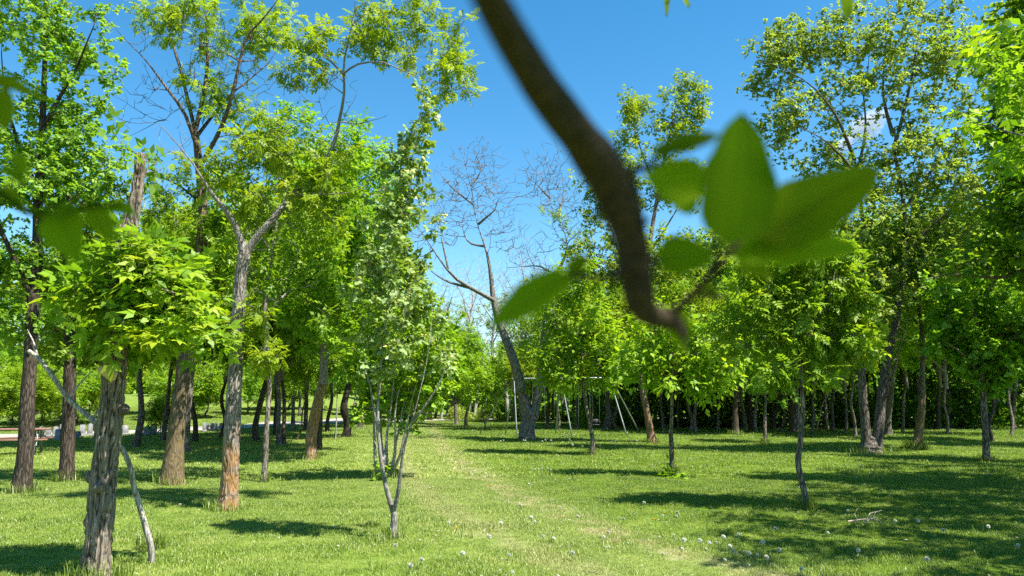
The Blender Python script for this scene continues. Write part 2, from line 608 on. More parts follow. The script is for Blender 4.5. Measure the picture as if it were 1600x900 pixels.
def tmpl_ovate(k=5, seed=3, L=0.52, W=0.40):
    r = np.random.default_rng(seed)
    V, F = [], []
    up = np.array((0, 0, 1.0))
    for i in range(k):
        a = r.uniform(-1.1, 1.1)
        d = np.array((math.cos(a), math.sin(a), r.uniform(-0.5, 0.25)))
        d /= np.linalg.norm(d)
        side = np.cross(up, d)
        side = side / np.linalg.norm(side) + up * r.uniform(-0.7, 0.7)
        side /= np.linalg.norm(side)
        F.append([len(V) * 4 + j for j in range(4)])
        V.append(kite(np.array((0.15 + 0.6 * i / k, 0, 0)), d, side, L * r.uniform(.75, 1.1), W * r.uniform(.8, 1.1), up, 0.08))
    return np.concatenate(V), np.array(F)


TM = {'ash': tmpl_ash(3), 'ash5': tmpl_ash(2, 0.5, 0.24), 'ovate': tmpl_ovate(5), 'ovate4': tmpl_ovate(4, 8, 0.6, 0.42), 'maple': tmpl_ash(1, 0.62, 0.36, 60),
      'ashw': tmpl_ash(2, 0.52, 0.27, 58), 'narrow': tmpl_ovate(6, 12, 0.5, 0.22), 'round': tmpl_ovate(3, 5, 0.62, 0.6)}


def norm(a):
    return a / (np.linalg.norm(a, axis=-1, keepdims=True) + 1e-9)


def place_sprays(geo, tm, O, D, S, tint, rng, tilt=0.45, mat=0):
    V, F = TM[tm]
    n = len(O)
    X = norm(D)
    up = np.array((0, 0, 1.0)) + rng.normal(0, tilt, (n, 3))
    Z = norm(up - X * np.sum(up * X, 1)[:, None])
    Y = np.cross(Z, X)
    R = np.stack((X, Y, Z), -1)
    W = np.einsum('nij,vj->nvi', R, V) * S[:, None, None] + O[:, None, :]
    k = len(V)
    FF = (F[None] + (np.arange(n) * k)[:, None, None]).reshape(-1, 4)
    tt = np.repeat(tint, k) + np.repeat(rng.normal(0, 0.09, n * len(F)), k // len(F))
    geo.add(W.reshape(-1, 3), FF, tint=np.clip(tt, 0, 1), mat=mat)


# ------------------------------------------------------------------ trees
class Tree:
    def __init__(s, seed):
        s.rng = np.random.default_rng(seed)
        s.limbs = []
        s.NP = np.zeros((0, 3))
        s.NR = np.zeros(0)
        s.ND = np.zeros((0, 3))
        s.NB = np.zeros(0, int)
        s.br = []
        s.clumps = []

    def _nodes(s, pts, rad, owner):
        T = norm(np.gradient(pts, axis=0))
        s.NP = np.vstack((s.NP, pts))
        s.NR = np.concatenate((s.NR, rad))
        s.ND = np.vstack((s.ND, T))
        s.NB = np.concatenate((s.NB, np.full(len(pts), owner)))

    def limb(s, pts, rad, n=None, segs=8, wob=0.0, nodes_from=0.0, power=1.0):
        pts = np.asarray(pts, float)
        L = np.linalg.norm(np.diff(pts, axis=0), axis=1).sum()
        n = n or max(6, int(L / 0.35))
        rad = np.asarray(rad, float)
        c = catmull(pts, n)
        r = np.interp(np.linspace(0, 1, n) ** power, np.linspace(0, 1, len(rad)), rad)
        if wob:
            q = s.rng.normal(0, wob, (n, 3)) * np.linspace(0, 1, n)[:, None]
            q = (q + np.roll(q, 1, 0)) * .6
            q[0] = 0
            c = c + q
        s.limbs.append((c, r, segs))
        k = int(n * nodes_from)
        s._nodes(c[k:], r[k:], -1)
        return c

    def attach(s, centers, rb=0.0045, arch=0.25, segs=5, wob=0.06, steps=6, leafy=True, tint=0.0, follow=0.35):
        centers = np.asarray(centers, float).reshape(-1, 3)
        if not len(centers):
            return
        rng = s.rng
        d0 = np.array([np.min(np.linalg.norm(s.NP - c, axis=1)) for c in centers])
        for c in centers[np.argsort(d0)]:
            dv = c - s.NP
            dist = np.linalg.norm(dv, axis=1)
            cost = dist + 0.7 * np.maximum(0, s.NP[:, 2] - c[2]) - 0.25 * np.einsum('ij,ij->i', norm(dv), s.ND) * dist
            i = int(np.argmin(cost))
            p0, L = s.NP[i], dist[i]
            t = np.linspace(0, 1, steps)[:, None]
            m1 = p0 + (s.ND[i] * follow + norm(c - p0) * (1 - follow)) * L * 0.45 + np.array((0, 0, arch * L * 0.25))
            pts = (1 - t) ** 2 * p0 + 2 * t * (1 - t) * m1 + t * t * c
            pts[1:] += rng.normal(0, wob * L / steps, (steps - 1, 3))
            b = len(s.br)
            s.br.append([pts, int(s.NB[i]), s.NR[i], 1, rb])
            s._nodes(pts[2:], np.full(steps - 2, rb * 1.5), b)
            if leafy:
                s.clumps.append((pts[-1], norm(pts[-1] - pts[-3]), rng.normal(0.5, 0.16) + tint))

    def bark_geo(s, rel=None):
        g = Geo()
        for k, (c, r, segs) in enumerate(s.limbs):
            mod = None
            if segs >= 8:
                n = len(c)
                th = (np.arange(segs) / segs)[None, :] + np.zeros((n, 1))
                z = np.linspace(0, n / 5, n)[:, None] + np.zeros((1, segs))
                mod = 0.88 + 0.24 * pnoise(th, z, 4, 1.0, s.rng)
            tube(g, c, r, segs, mod=mod)
        for b in reversed(range(len(s.br))):
            p = s.br[b][1]
            if p >= 0:
                s.br[p][3] += s.br[b][3]
        rr_ = []
        for pts, par, nr, nd, rb in s.br:
            r0 = min(rb * (1 + 0.9 * nd ** 0.55), max(nr * 0.8, rb * 1.2) if par < 0 else max(rr_[par] * .72, rb), 0.02 * np.linalg.norm(pts[-1] - pts[0]) + rb)
            rr_.append(r0)
            tube(g, pts, np.linspace(r0, rb * 0.55, len(pts)), 5, cap=False)
        return g

    def leaves(s, tm, size, R, tw=6, sp=5, droop=0.35, out=0.5, tilt=0.45, geo=None, twig_geo=None, rtw=0.0025, mat=0):
        rng = s.rng
        g = geo or Geo()
        if not s.clumps:
            return g
        C = np.array([c[0] for c in s.clumps])
        D = np.array([c[1] for c in s.clumps])
        T = np.array([c[2] for c in s.clumps])
        n = len(C)
        d = norm(rng.normal(0, 1, (n, tw, 3)) + D[:, None, :] * out + np.array((0, 0, 0.15)))
        L = R * rng.uniform(0.45, 1.15, (n, tw, 1))
        # twiglets
        if twig_geo is not None:
            A = np.repeat(C, tw, 0)
            B = (C[:, None, :] + d * L).reshape(-1, 3)
            ax = norm(B - A)
            u = norm(np.cross(ax, np.array((0.31, 0.2, 0.93))))
            v = np.cross(ax, u)
            ring = [A + rtw * (math.cos(q) * u + math.sin(q) * v) for q in (0, 2.094, 4.189)]
            V = np.stack(ring + [B], 1).reshape(-1, 3)
            k = np.arange(len(A))[:, None] * 4
            F = np.concatenate([k + np.array(f)[None] for f in ((0, 1, 3), (1, 2, 3), (2, 0, 3))])
            twig_geo.add(V, F3=F)
        t = (np.arange(sp) + rng.uniform(0.1, 0.9, (n, tw, sp))) / sp
        O = C[:, None, None, :] + d[:, :, None, :] * (L[:, :, None, :] * t[..., None])
        E = d[:, :, None, :] * 0.7 + rng.normal(0, 0.55, (n, tw, sp, 3)) + np.array((0, 0, -droop))
        E = E.reshape(-1, 3)
        O = O.reshape(-1, 3)
        S = size * rng.uniform(0.45, 1.35, len(O))
        tt = np.repeat(T, tw * sp) + rng.normal(0, 0.12, len(O)) + 0.18 * (t.reshape(-1) - 0.5)
        place_sprays(g, tm, O, E, S, tt, rng, tilt, mat)
        return g


def ell_px(rng, Y, u, v, ru, rv, n, dy=0.0, depth=None):
    """clump centres in an ellipsoid whose middle stands at depth Y + dy behind pixel u, v"""
    c = P(u, v, Y + dy)
    m = pxm(Y + dy)
    dz = depth if depth is not None else max(0.5, 0.5 * (ru + rv) * m)
    x = norm(rng.normal(0, 1, (n, 3))) * rng.random((n, 1)) ** (1 / 2.6)
    return c + x * np.array((ru * m, dz, rv * m))


def tree_root(name, base, label, cat='tree', group=None):
    e = bpy.data.objects.new(name, None)
    e.empty_display_size = 0.3
    COL.objects.link(e)
    e.location = base
    tag(e, label, cat, group)
    return e


def big_trunk(pts_px, Y, base, segs=48, n=150, seed=1, furrow=0.02, lump=0.10, flare=0.35, plates=9):
    """near trunk with furrowed bark in the mesh; pts_px = (u, v, width px)"""
    rng = np.random.default_rng(seed)
    pts = np.array([P(u, v, Y) for u, v, w_ in pts_px])
    pts[0] = base - np.array((0, 0, 0.06))
    rad = np.array([w_ * 0.5 * pxm(Y) for u, v, w_ in pts_px])
    c = catmull(pts, n)
    z = np.concatenate(([0], np.cumsum(np.linalg.norm(np.diff(c, axis=0), axis=1))))
    zk = np.concatenate(([0], np.cumsum(np.linalg.norm(np.diff(pts, axis=0), axis=1))))
    r = np.interp(z, zk * (z[-1] / zk[-1]), rad)
    th = (np.arange(segs) / segs)[None, :] + np.zeros((n, 1))
    zz = z[:, None] + np.zeros((1, segs))
    wv = 0.06 * (pnoise(th, zz, 6, 3, rng) - .5)
    f = np.abs(2 * pnoise(th + wv, zz, plates * 2, 5.5, rng) - 1) * 0.55 + np.abs(2 * pnoise(th + wv * 1.5, zz, plates * 4, 13, rng) - 1) * 0.45
    f = np.minimum(f * 1.8, 1.0)
    l = 0.7 * pnoise(th, zz, 3, 1.6, rng) + 0.3 * pnoise(th, zz, 5, 4.5, rng) - .5
    fl = 1 + flare * np.exp(-zz / 0.13) * (0.55 + 0.75 * pnoise(th, zz * 0, 5, 1, rng))
    mod = (1 + lump * l * 2) * fl + (f - 0.5) * furrow / np.maximum(r[:, None], 0.02)
    return c, r, mod, segs, f


def hero(name, label, Y, trunk, limbs, ells, leafmat, barkmat, tm='ash', size=0.2, R=0.4, tw=6, sp=5, seed=1, rb=0.0045, dead=None,
         droop=0.35, base_uv=None, big=None, twigs=True, tilt=0.45, group=None, cat='tree', kindname='crown', bare_mat=None, nodes_from=0.55, tint=0.0, wf=0.74):
    t = Tree(seed)
    trunk = [(a_, b_, c_ * wf) for a_, b_, c_ in trunk]
    limbs = [(L_[0], L_[1] * wf, L_[2] * wf) for L_ in limbs]
    u0, v0, _ = trunk[0]
    b = G(u0, v0) if base_uv is None else np.asarray(base_uv, float)
    Yb = b[1] if Y is None else Y
    root = tree_root(name, b, label, cat, group)
    pts = [P(u, v, Yb) for u, v, w_ in trunk]
    pts[0] = b - np.array((0, 0, 0.05))
    rad = [w_ * .5 * pxm(Yb) for u, v, w_ in trunk]
    g = Geo()
    if big:
        c, r, mod, segs, fur = big_trunk(trunk, Yb, b, seed=seed, **big)
        tube(g, c, r, segs, mod=mod, tint=np.append(fur.ravel(), .5))
        k = int(len(c) * nodes_from)
        s_ = max(1, (len(c) - k) // 12)
        t._nodes(c[k::s_], r[k::s_], -1)
    else:
        t.limb(pts, rad, n=max(40, len(pts) * 8), segs=14, nodes_from=nodes_from)
        c_, r_, sg_ = t.limbs[-1]
        zc = np.concatenate(([0], np.cumsum(np.linalg.norm(np.diff(c_, axis=0), axis=1))))
        t.limbs[-1] = (c_, r_ * (1 + 0.5 * np.exp(-zc / (1.1 * rad[0]))), sg_)
    for L in limbs:
        lp, w0, w1 = L[0], L[1], L[2]
        q = [P(x[0], x[1], Yb + (x[2] if len(x) > 2 else 0.0)) for x in lp]
        Ln = np.linalg.norm(np.diff(np.array(q), axis=0), axis=1).sum()
        t.limb(q, [w0 * .5 * pxm(Yb), (w0 * .55 + w1 * .45) * .5 * pxm(Yb), w1 * .5 * pxm(Yb), max(w1 * .18, .35) * pxm(Yb)], n=max(8, int(Ln / (0.018 * Yb))), segs=8, wob=0.0016 * Yb, nodes_from=0.15)
    for e in ells:
        t.attach(ell_px(t.rng, Yb, *e), rb=rb, tint=tint)
    for e in (dead or []):
        k0 = len(t.br)
        t.attach(ell_px(t.rng, Yb, *e), rb=0.00044 * Yb, leafy=False, wob=0.035, arch=-0.15, follow=0.15)
        ends = np.array([b_[0][-1] for b_ in t.br[k0:]])
        sg = 22 * pxm(Yb) * .6
        t.attach(np.repeat(ends, 4, 0) + t.rng.normal(0, sg * .75, (len(ends) * 4, 3)) + (0, 0, sg * 1.5), rb=0.0003 * Yb, leafy=False, wob=0.03, steps=4, arch=-0.1, follow=0.1)
    bg_ = t.bark_geo()
    g.V += bg_.V
    g.A += bg_.A
    g.F4 += [f + g.n for f in bg_.F4]
    g.F3 += [f + g.n for f in bg_.F3]
    g.M4 += bg_.M4
    g.M3 += bg_.M3
    g.n += bg_.n
    tg = Geo()
    lg = t.leaves(tm, size, R, tw, sp, droop, twig_geo=tg if twigs else None, tilt=tilt)
    if big:
        for a_ in range(1, len(g.A)):
            g.A[a_] = np.full(len(g.A[a_]), .6, np.float32)
    link('trunk', g.mesh('trunk', barkmat, True, b, tint=bool(big)), root)
    if tg.n:
        tag(link('twigs', tg.mesh('twigs', bare_mat or M['twig'], True, b), root), kind='stuff')
    if lg.n:
        tag(link(kindname, lg.mesh('crown', leafmat, False, b, tint=True), root), kind='stuff')
    return root, t, b, Yb


# ------------------------------------------------------------------ setting: ground, road, grass
def make_ground():
    k = 4.6
    q = np.linspace(-1, 1, 221)
    xs = 700 * np.sinh(k * q) / math.sinh(k)
    q2 = np.linspace(-0.42, 1, 230)
    ys = 20 + 900 * np.sinh(5.2 * q2) / math.sinh(5.2)
    X, Y = np.meshgrid(xs, ys)
    V = np.stack((X, Y, hgt(X, Y)), -1).reshape(-1, 3)
    nx = len(xs)
    i = np.arange(len(ys) - 1)[:, None] * nx + np.arange(nx - 1)[None]
    F = np.stack((i, i + 1, i + nx + 1, i + nx), -1).reshape(-1, 4)
    g = Geo()
    g.add(V, F)
    tag(link('ground', g.mesh('ground', M['ground'])), 'mown grass of the park, straw coloured along the worn track', kind='structure')


make_ground()


def make_road():
    pts = np.array([(-62, 22), (-40, 29), (-27, 35), (-20, 45), (-15.5, 57), (-9, 70), (2, 78), (16, 81), (34, 82), (70, 84)], float)
    c = catmull(np.c_[pts, np.zeros(len(pts))], 160)
    T = norm(np.gradient(c, axis=0))
    N = np.stack((-T[:, 1], T[:, 0], T[:, 2] * 0), -1)
    rng = np.random.default_rng(4)
    off = np.linspace(-2.0, 2.0, 7)
    V = c[:, None, :] + N[:, None, :] * (off[None, :, None] + rng.normal(0, 0.06, (160, 7, 1)))
    V[..., 2] = hgt(V[..., 0], V[..., 1]) + 0.045 + 0.02 * np.cos(off / 2 * 1.4)[None]
    i = np.arange(159)[:, None] * 7 + np.arange(6)[None]
    g = Geo()
    g.add(V.reshape(-1, 3), np.stack((i, i + 7, i + 8, i + 1), -1).reshape(-1, 4))
    tag(link('gravel_road', g.mesh('gravel_road', M['gravel'])), 'pale gravel road curving behind the grove', kind='structure')


make_road()


def tuft_mesh(name, n, r, h, wd, seed, mat):
    rng = np.random.default_rng(seed)
    g = Geo()
    for i in range(n):
        a = rng.uniform(0, 6.28)
        p = np.array((math.cos(a), math.sin(a), 0)) * r * math.sqrt(rng.random())
        b = rng.uniform(0, 6.28)
        d = np.array((math.cos(b), math.sin(b), 0))
        s = np.array((-d[1], d[0], 0)) * wd * rng.uniform(.6, 1.2)
        H = h * rng.uniform(.5, 1.15)
        ln = rng.uniform(0.1, 0.75)
        m = p + d * H * ln * 0.35 + np.array((0, 0, H * 0.6))
        tp = p + d * H * ln + np.array((0, 0, H * (1 - ln * 0.35)))
        g.add([p - s, p + s, m + s * .7, m - s * .7, tp], [(0, 1, 2, 3)], [(3, 2, 4)], tint=rng.random())
    me = g.mesh(name, mat, False, tint=True)
    return bpy.data.objects.new(name, me)


def grass_patch(name, label, rows, tufts, dens, smin, smax):
    """fan of turf with tufts scattered over it"""
    g = Geo()
    ys = np.array(rows)
    nx = 26
    X = np.stack([np.linspace(-0.72 * y - 0.5, 0.72 * y + 0.5, nx) for y in ys])
    Yg = ys[:, None] + np.zeros((1, nx))
    V = np.stack((X, Yg, hgt(X, Yg) - 0.004), -1).reshape(-1, 3)
    i = np.arange(len(ys) - 1)[:, None] * nx + np.arange(nx - 1)[None]
    g.add(V, np.stack((i, i + 1, i + nx + 1, i + nx), -1).reshape(-1, 4))
    ob = link(name, g.mesh(name, M['ground']))
    tag(ob, label, 'grass', kind='stuff')
    ng = bpy.data.node_groups.new(name, 'GeometryNodeTree')
    ng.interface.new_socket('Geometry', in_out='INPUT', socket_type='NodeSocketGeometry')
    ng.interface.new_socket('Geometry', in_out='OUTPUT', socket_type='NodeSocketGeometry')
    N = ng.nodes
    gi, go = N.new('NodeGroupInput'), N.new('NodeGroupOutput')
    dp = N.new('GeometryNodeDistributePointsOnFaces')
    dp.inputs['Density'].default_value = dens
    ng.links.new(gi.outputs[0], dp.inputs['Mesh'])
    gg = N.new('GeometryNodeGeometryToInstance')
    for t in tufts:
        oi = N.new('GeometryNodeObjectInfo')
        oi.inputs['Object'].default_value = t
        oi.inputs['As Instance'].default_value = True
        ng.links.new(oi.outputs['Geometry'], gg.inputs[0])
    ip = N.new('GeometryNodeInstanceOnPoints')
    ng.links.new(dp.outputs['Points'], ip.inputs['Points'])
    ng.links.new(gg.outputs[0], ip.inputs['Instance'])
    rv = N.new('FunctionNodeRandomValue')
    rv.data_type = 'FLOAT_VECTOR'
    rv.inputs[0].default_value = (-0.12, -0.12, 0)
    rv.inputs[1].default_value = (0.12, 0.12, 6.283)
    ng.links.new(rv.outputs[0], ip.inputs['Rotation'])
    rs = N.new('FunctionNodeRandomValue')
    rs.data_type = 'FLOAT'
    rs.inputs[2].default_value = smin
    rs.inputs[3].default_value = smax
    nz = N.new('ShaderNodeTexNoise')
    nz.inputs['Scale'].default_value = 0.9
    mp = N.new('ShaderNodeMapRange')
    mp.inputs[1].default_value = 0.3
    mp.inputs[2].default_value = 0.7
    mp.inputs[3].default_value = 0.6
    mp.inputs[4].default_value = 1.35
    ng.links.new(nz.outputs[0], mp.inputs[0])
    mu = N.new('ShaderNodeMath')
    mu.operation = 'MULTIPLY'
    ng.links.new(rs.outputs[1], mu.inputs[0])
    ng.links.new(mp.outputs[0], mu.inputs[1])
    ng.links.new(mu.outputs[0], ip.inputs['Scale'])
    ng.links.new(ip.outputs[0], go.inputs[0])
    md = ob.modifiers.new('scatter', 'NODES')
    md.node_group = ng
    return ob


tA = tuft_mesh('tuft_a', 30, 0.08, 0.042, 0.0022, 1, M['blade'])
tB = tuft_mesh('tuft_b', 24, 0.15, 0.062, 0.0044, 2, M['blade'])
tC = tuft_mesh('tuft_c', 22, 0.30, 0.080, 0.010, 3, M['blade'])
grass_patch('mown_grass', 'short mown grass in front of the trees', np.linspace(5.5, 17, 24), [tA], 300, 0.6, 1.2)
grass_patch('grass_sward', 'mown grass around the trees in the middle distance', np.linspace(17, 36, 24), [tB], 62, 0.6, 1.2)
grass_patch('far_grass', 'mown grass beneath the far trees', np.linspace(36, 75, 24), [tC], 11, 0.6, 1.2)

# ------------------------------------------------------------------ shared crowns for the trees further off
def crown_proto(seed, H, W, n, tm, size, R, tw, sp, limbs=7, low=0.15, leafmat=None, barkmat=None, r0=0.10, bare=False, top=0.9, dens_in=2.4, tint=0.0):
    t = Tree(seed)
    rng = t.rng
    t.limb([(0, 0, -0.1), (rng.normal(0, .1), rng.normal(0, .1), H * .3), (rng.normal(0, .25), rng.normal(0, .25), H * .6), (rng.normal(0, .35), rng.normal(0, .35), H * top)],
           [r0, r0 * .75, r0 * .45, r0 * .15], segs=8)
    for i in range(limbs):
        a = 6.283 * i / limbs + rng.normal(0, .4)
        z = H * (low * 0.4 + 0.55 * rng.random())
        l = W * 0.5 * rng.uniform(.55, .85)
        d = np.array((math.cos(a), math.sin(a), 0))
        s0 = np.array((0, 0, z))
        t.limb([s0, s0 + d * l * .45 + (0, 0, H * .10), s0 + d * l + (0, 0, H * rng.uniform(.14, .32))], [r0 * .42, r0 * .12], segs=6, wob=0.03)
    x = norm(rng.normal(0, 1, (n, 3))) * rng.random((n, 1)) ** (1 / dens_in)
    cz = H * (low + (1 - low) * .5)
    # lobed outline: the radius varies with direction
    az = np.arctan2(x[:, 1], x[:, 0])
    lob = 1 + 0.16 * np.sin(3 * az + seed) + 0.13 * np.sin(5 * x[:, 2] + 2 * az + seed * 1.7)
    c = np.array((0, 0, cz)) + x * lob[:, None] * np.array((W * .5, W * .5, H * (1 - low) * .5))
    t.attach(c, rb=0.006 if not bare else 0.010, leafy=not bare, wob=0.06 if not bare else 0.08, tint=tint)
    if bare:
        e = np.array([b[0][-1] for b in t.br])
        t.attach(np.repeat(e, 3, 0) + rng.normal(0, 0.5, (len(e) * 3, 3)) + (0, 0, .35), rb=0.008, leafy=False, wob=0.06, steps=4)
    bm = t.bark_geo().mesh('branches', barkmat or M['twig'])
    lm = None if bare else t.leaves(tm, size, R, tw, sp).mesh('crown', leafmat, False, tint=True)
    return bm, lm, H, W


PR = {
    'round0': crown_proto(11, 5.5, 5.5, 210, 'ash5', 0.27, 0.46, 6, 6, leafmat=M['ash']),
    'round1': crown_proto(12, 5.0, 6.0, 210, 'ash5', 0.27, 0.46, 6, 6, leafmat=M['lime']),
    'round2': crown_proto(13, 5.8, 5.2, 210, 'maple', 0.26, 0.46, 6, 6, leafmat=M['maple']),
    'airy': crown_proto(14, 5.5, 5.2, 95, 'ash5', 0.25, 0.42, 5, 5, leafmat=M['lime'], dens_in=3),
    'airy1': crown_proto(15, 6.5, 5.0, 120, 'maple', 0.25, 0.45, 5, 5, leafmat=M['maple'], dens_in=3),
    'tall0': crown_proto(21, 9.0, 5.0, 270, 'ash5', 0.28, 0.5, 6, 6, leafmat=M['ash'], r0=0.13),
    'tall1': crown_proto(22, 9.5, 4.6, 250, 'ovate4', 0.26, 0.5, 6, 6, leafmat=M['willow'], r0=0.13),
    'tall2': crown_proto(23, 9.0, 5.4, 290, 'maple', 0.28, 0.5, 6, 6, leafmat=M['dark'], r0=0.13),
    'sap0': crown_proto(31, 3.0, 3.0, 100, 'maple', 0.20, 0.3, 6, 5, limbs=5, low=0.05, leafmat=M['lime'], r0=0.04),
    'sap1': crown_proto(32, 3.2, 2.6, 100, 'ash', 0.20, 0.3, 6, 5, limbs=5, low=0.05, leafmat=M['maple'], r0=0.04),
    'sparse': crown_proto(41, 7.5, 4.5, 120, 'ovate4', 0.20, 0.42, 5, 4, leafmat=M['willow'], barkmat=M['twig_pale'], r0=0.11, dens_in=3),
    'bare': crown_proto(51, 7.0, 4.5, 150, 'ash5', 0.2, .3, 1, 1, barkmat=M['twig_pale'], r0=0.12, bare=True, dens_in=3),
}
_rc = random.Random(5)


def simple_tree(name, u, v, wpx, top, proto, sx, sz, label, bark='bark', group=None, via=None, Y=None, cat='tree', base=None):
    """trunk of its own from the ground to where it enters the crown, shared crown mesh turned and scaled"""
    b = G(u, v) if base is None else np.asarray(base, float)
    Yb = b[1]
    root = tree_root(name, b, label, cat, group)
    rng = np.random.default_rng(int(u * 7 + v * 13))
    r = wpx * .39 * pxm(Yb)
    if isinstance(top, (int, float)):
        tp = b + np.array((rng.normal(0, .12), rng.normal(0, .12), top))
    else:
        tp = P(top[0], top[1], Yb + rng.normal(0, .25)) + (rng.normal(0, .18), 0, 0)
    mids = [P(a, c, Yb) for a, c in (via or [])]
    pts = [b - (0, 0, 0.05)] + mids + ([] if mids else [0.72 * b + .28 * tp + rng.normal(0, .06, 3), 0.38 * b + .62 * tp + rng.normal(0, .09, 3)]) + [tp]
    n = 22
    c = catmull(np.array(pts), n)
    rr = np.interp(np.linspace(0, 1, n), [0, 0.06, 0.2, 1], [r * 1.55, r * 1.12, r, r * 0.72])
    th = (np.arange(12) / 12)[None] + np.zeros((n, 1))
    zz = np.linspace(0, 5, n)[:, None] + np.zeros((1, 12))
    g = Geo()
    tube(g, c, rr, 12, mod=0.86 + .28 * pnoise(th, zz, 4, 1, rng))
    link('trunk', g.mesh('trunk', M[bark], True, b), root)
    bm, lm, H, W = PR[proto]
    rz = rng.uniform(0, 6.28)
    for nm, me in (('branches', bm), ('crown', lm)):
        if me is None:
            continue
        o = link(nm, me, root, tp - b - np.array((0, 0, 0.1)))
        o.rotation_euler = (0, 0, rz)
        o.scale = (sx, sx, sz)
        tag(o, kind='stuff')
    return root
# ------------------------------------------------------------------ near trees, each with limbs of its own
# leafy trees at the left edge
hero('ash_tree', 'tall leafy tree at the left edge with leaning dark trunk beside the picnic table', None,
     [(34, 770, 36), (38, 720, 32), (42, 660, 30), (45, 600, 29), (48, 540, 27), (52, 470, 25), (58, 390, 22), (60, 300, 18), (66, 200, 14), (70, 90, 10), (72, -30, 6)],
     [([(52, 470), (20, 400, -.5), (-10, 330, -.8), (-30, 260, -1)], 14, 5), ([(58, 380), (90, 320, .5), (130, 270, .8), (165, 235, 1)], 12, 4), ([(60, 300), (30, 230), (10, 150), (0, 60)], 12, 4),
      ([(66, 200), (100, 140), (130, 80, -.6), (150, 20, -.8)], 10, 4)],
     [(60, 20, 125, 90, 40), (110, 130, 80, 70, 22), (60, 210, 100, 80, 33), (120, 250, 70, 60, 17), (60, 320, 120, 70, 31), (30, 420, 90, 60, 22), (10, 500, 80, 45, 16)],
     M['leafy'], M['bark_dark'], tm='ovate', size=0.145, R=0.50, tw=7, sp=7, seed=2)
hero('ash_tree', 'leafy tree with straight grey trunk, second from the left edge', None,
     [(103, 752, 30), (106, 690, 26), (108, 620, 25), (109, 560, 23), (110, 490, 21), (112, 420, 18), (108, 330, 14), (112, 240, 9)],
     [([(110, 470), (140, 420, .6), (170, 390, .9)], 10, 4), ([(111, 420), (80, 370, .4), (50, 340, .7)], 10, 4)],
     [(150, 380, 70, 50, 18), (110, 300, 80, 60, 22), (140, 440, 60, 40, 12), (70, 440, 50, 40, 10), (100, 540, 40, 30, 5)],
     M['leafy'], M['bark_dark'], tm='ovate', size=0.18, R=0.48, tw=6, sp=6, seed=3)
# leaning tree whose bare upper limbs fill the top left
hero('ash_tree', 'leaning brown tree whose sparse upper limbs fan out at the top left', None,
     [(268, 757, 40), (273, 700, 34), (279, 640, 31), (285, 590, 30), (293, 530, 27), (303, 465, 25), (312, 400, 23), (317, 340, 20), (313, 280, 18), (309, 235, 16), (305, 205, 14)],
     [([(309, 235), (290, 180, -.4), (262, 140, -.6), (235, 100, -.8), (200, 65, -1), (165, 25, -1.2)], 10, 2.5),
      ([(305, 205), (320, 140), (325, 80, .3), (320, 20, .5), (318, -40, .6)], 11, 5),
      ([(305, 205), (285, 120, .8), (268, 60, 1), (250, 0, 1.2), (240, -40, 1.2)], 9, 4),
      ([(313, 260), (345, 200, -.4), (365, 140, -.7), (385, 60, -.8), (420, 20, -1), (445, -20, -1)], 11, 4),
      ([(306, 215), (350, 160, 1), (400, 115, 1.4), (440, 75, 1.6)], 8, 3),
      ([(316, 300), (350, 268, -.6), (400, 235, -.9), (455, 205, -1)], 8, 3),
      ([(316, 320), (280, 290, .5), (245, 275, .8), (215, 278, 1)], 6, 2)],
     [(330, 40, 90, 60, 34), (250, 30, 40, 40, 9), (400, 40, 60, 50, 20), (400, 190, 60, 60, 20), (340, 140, 60, 50, 16), (250, 290, 40, 40, 10), (300, 380, 60, 60, 18), (250, 360, 50, 40, 12), (310, 470, 50, 40, 12)],
     M['lime'], M['bark_moss'], tm='ash', size=0.17, R=0.36, tw=5, sp=5, seed=5, dead=[(330, 110, 120, 110, 60), (230, 190, 50, 60, 14), (400, 270, 80, 60, 25), (310, 590, 40, 14, 7)], bare_mat=M['twig_pale'])
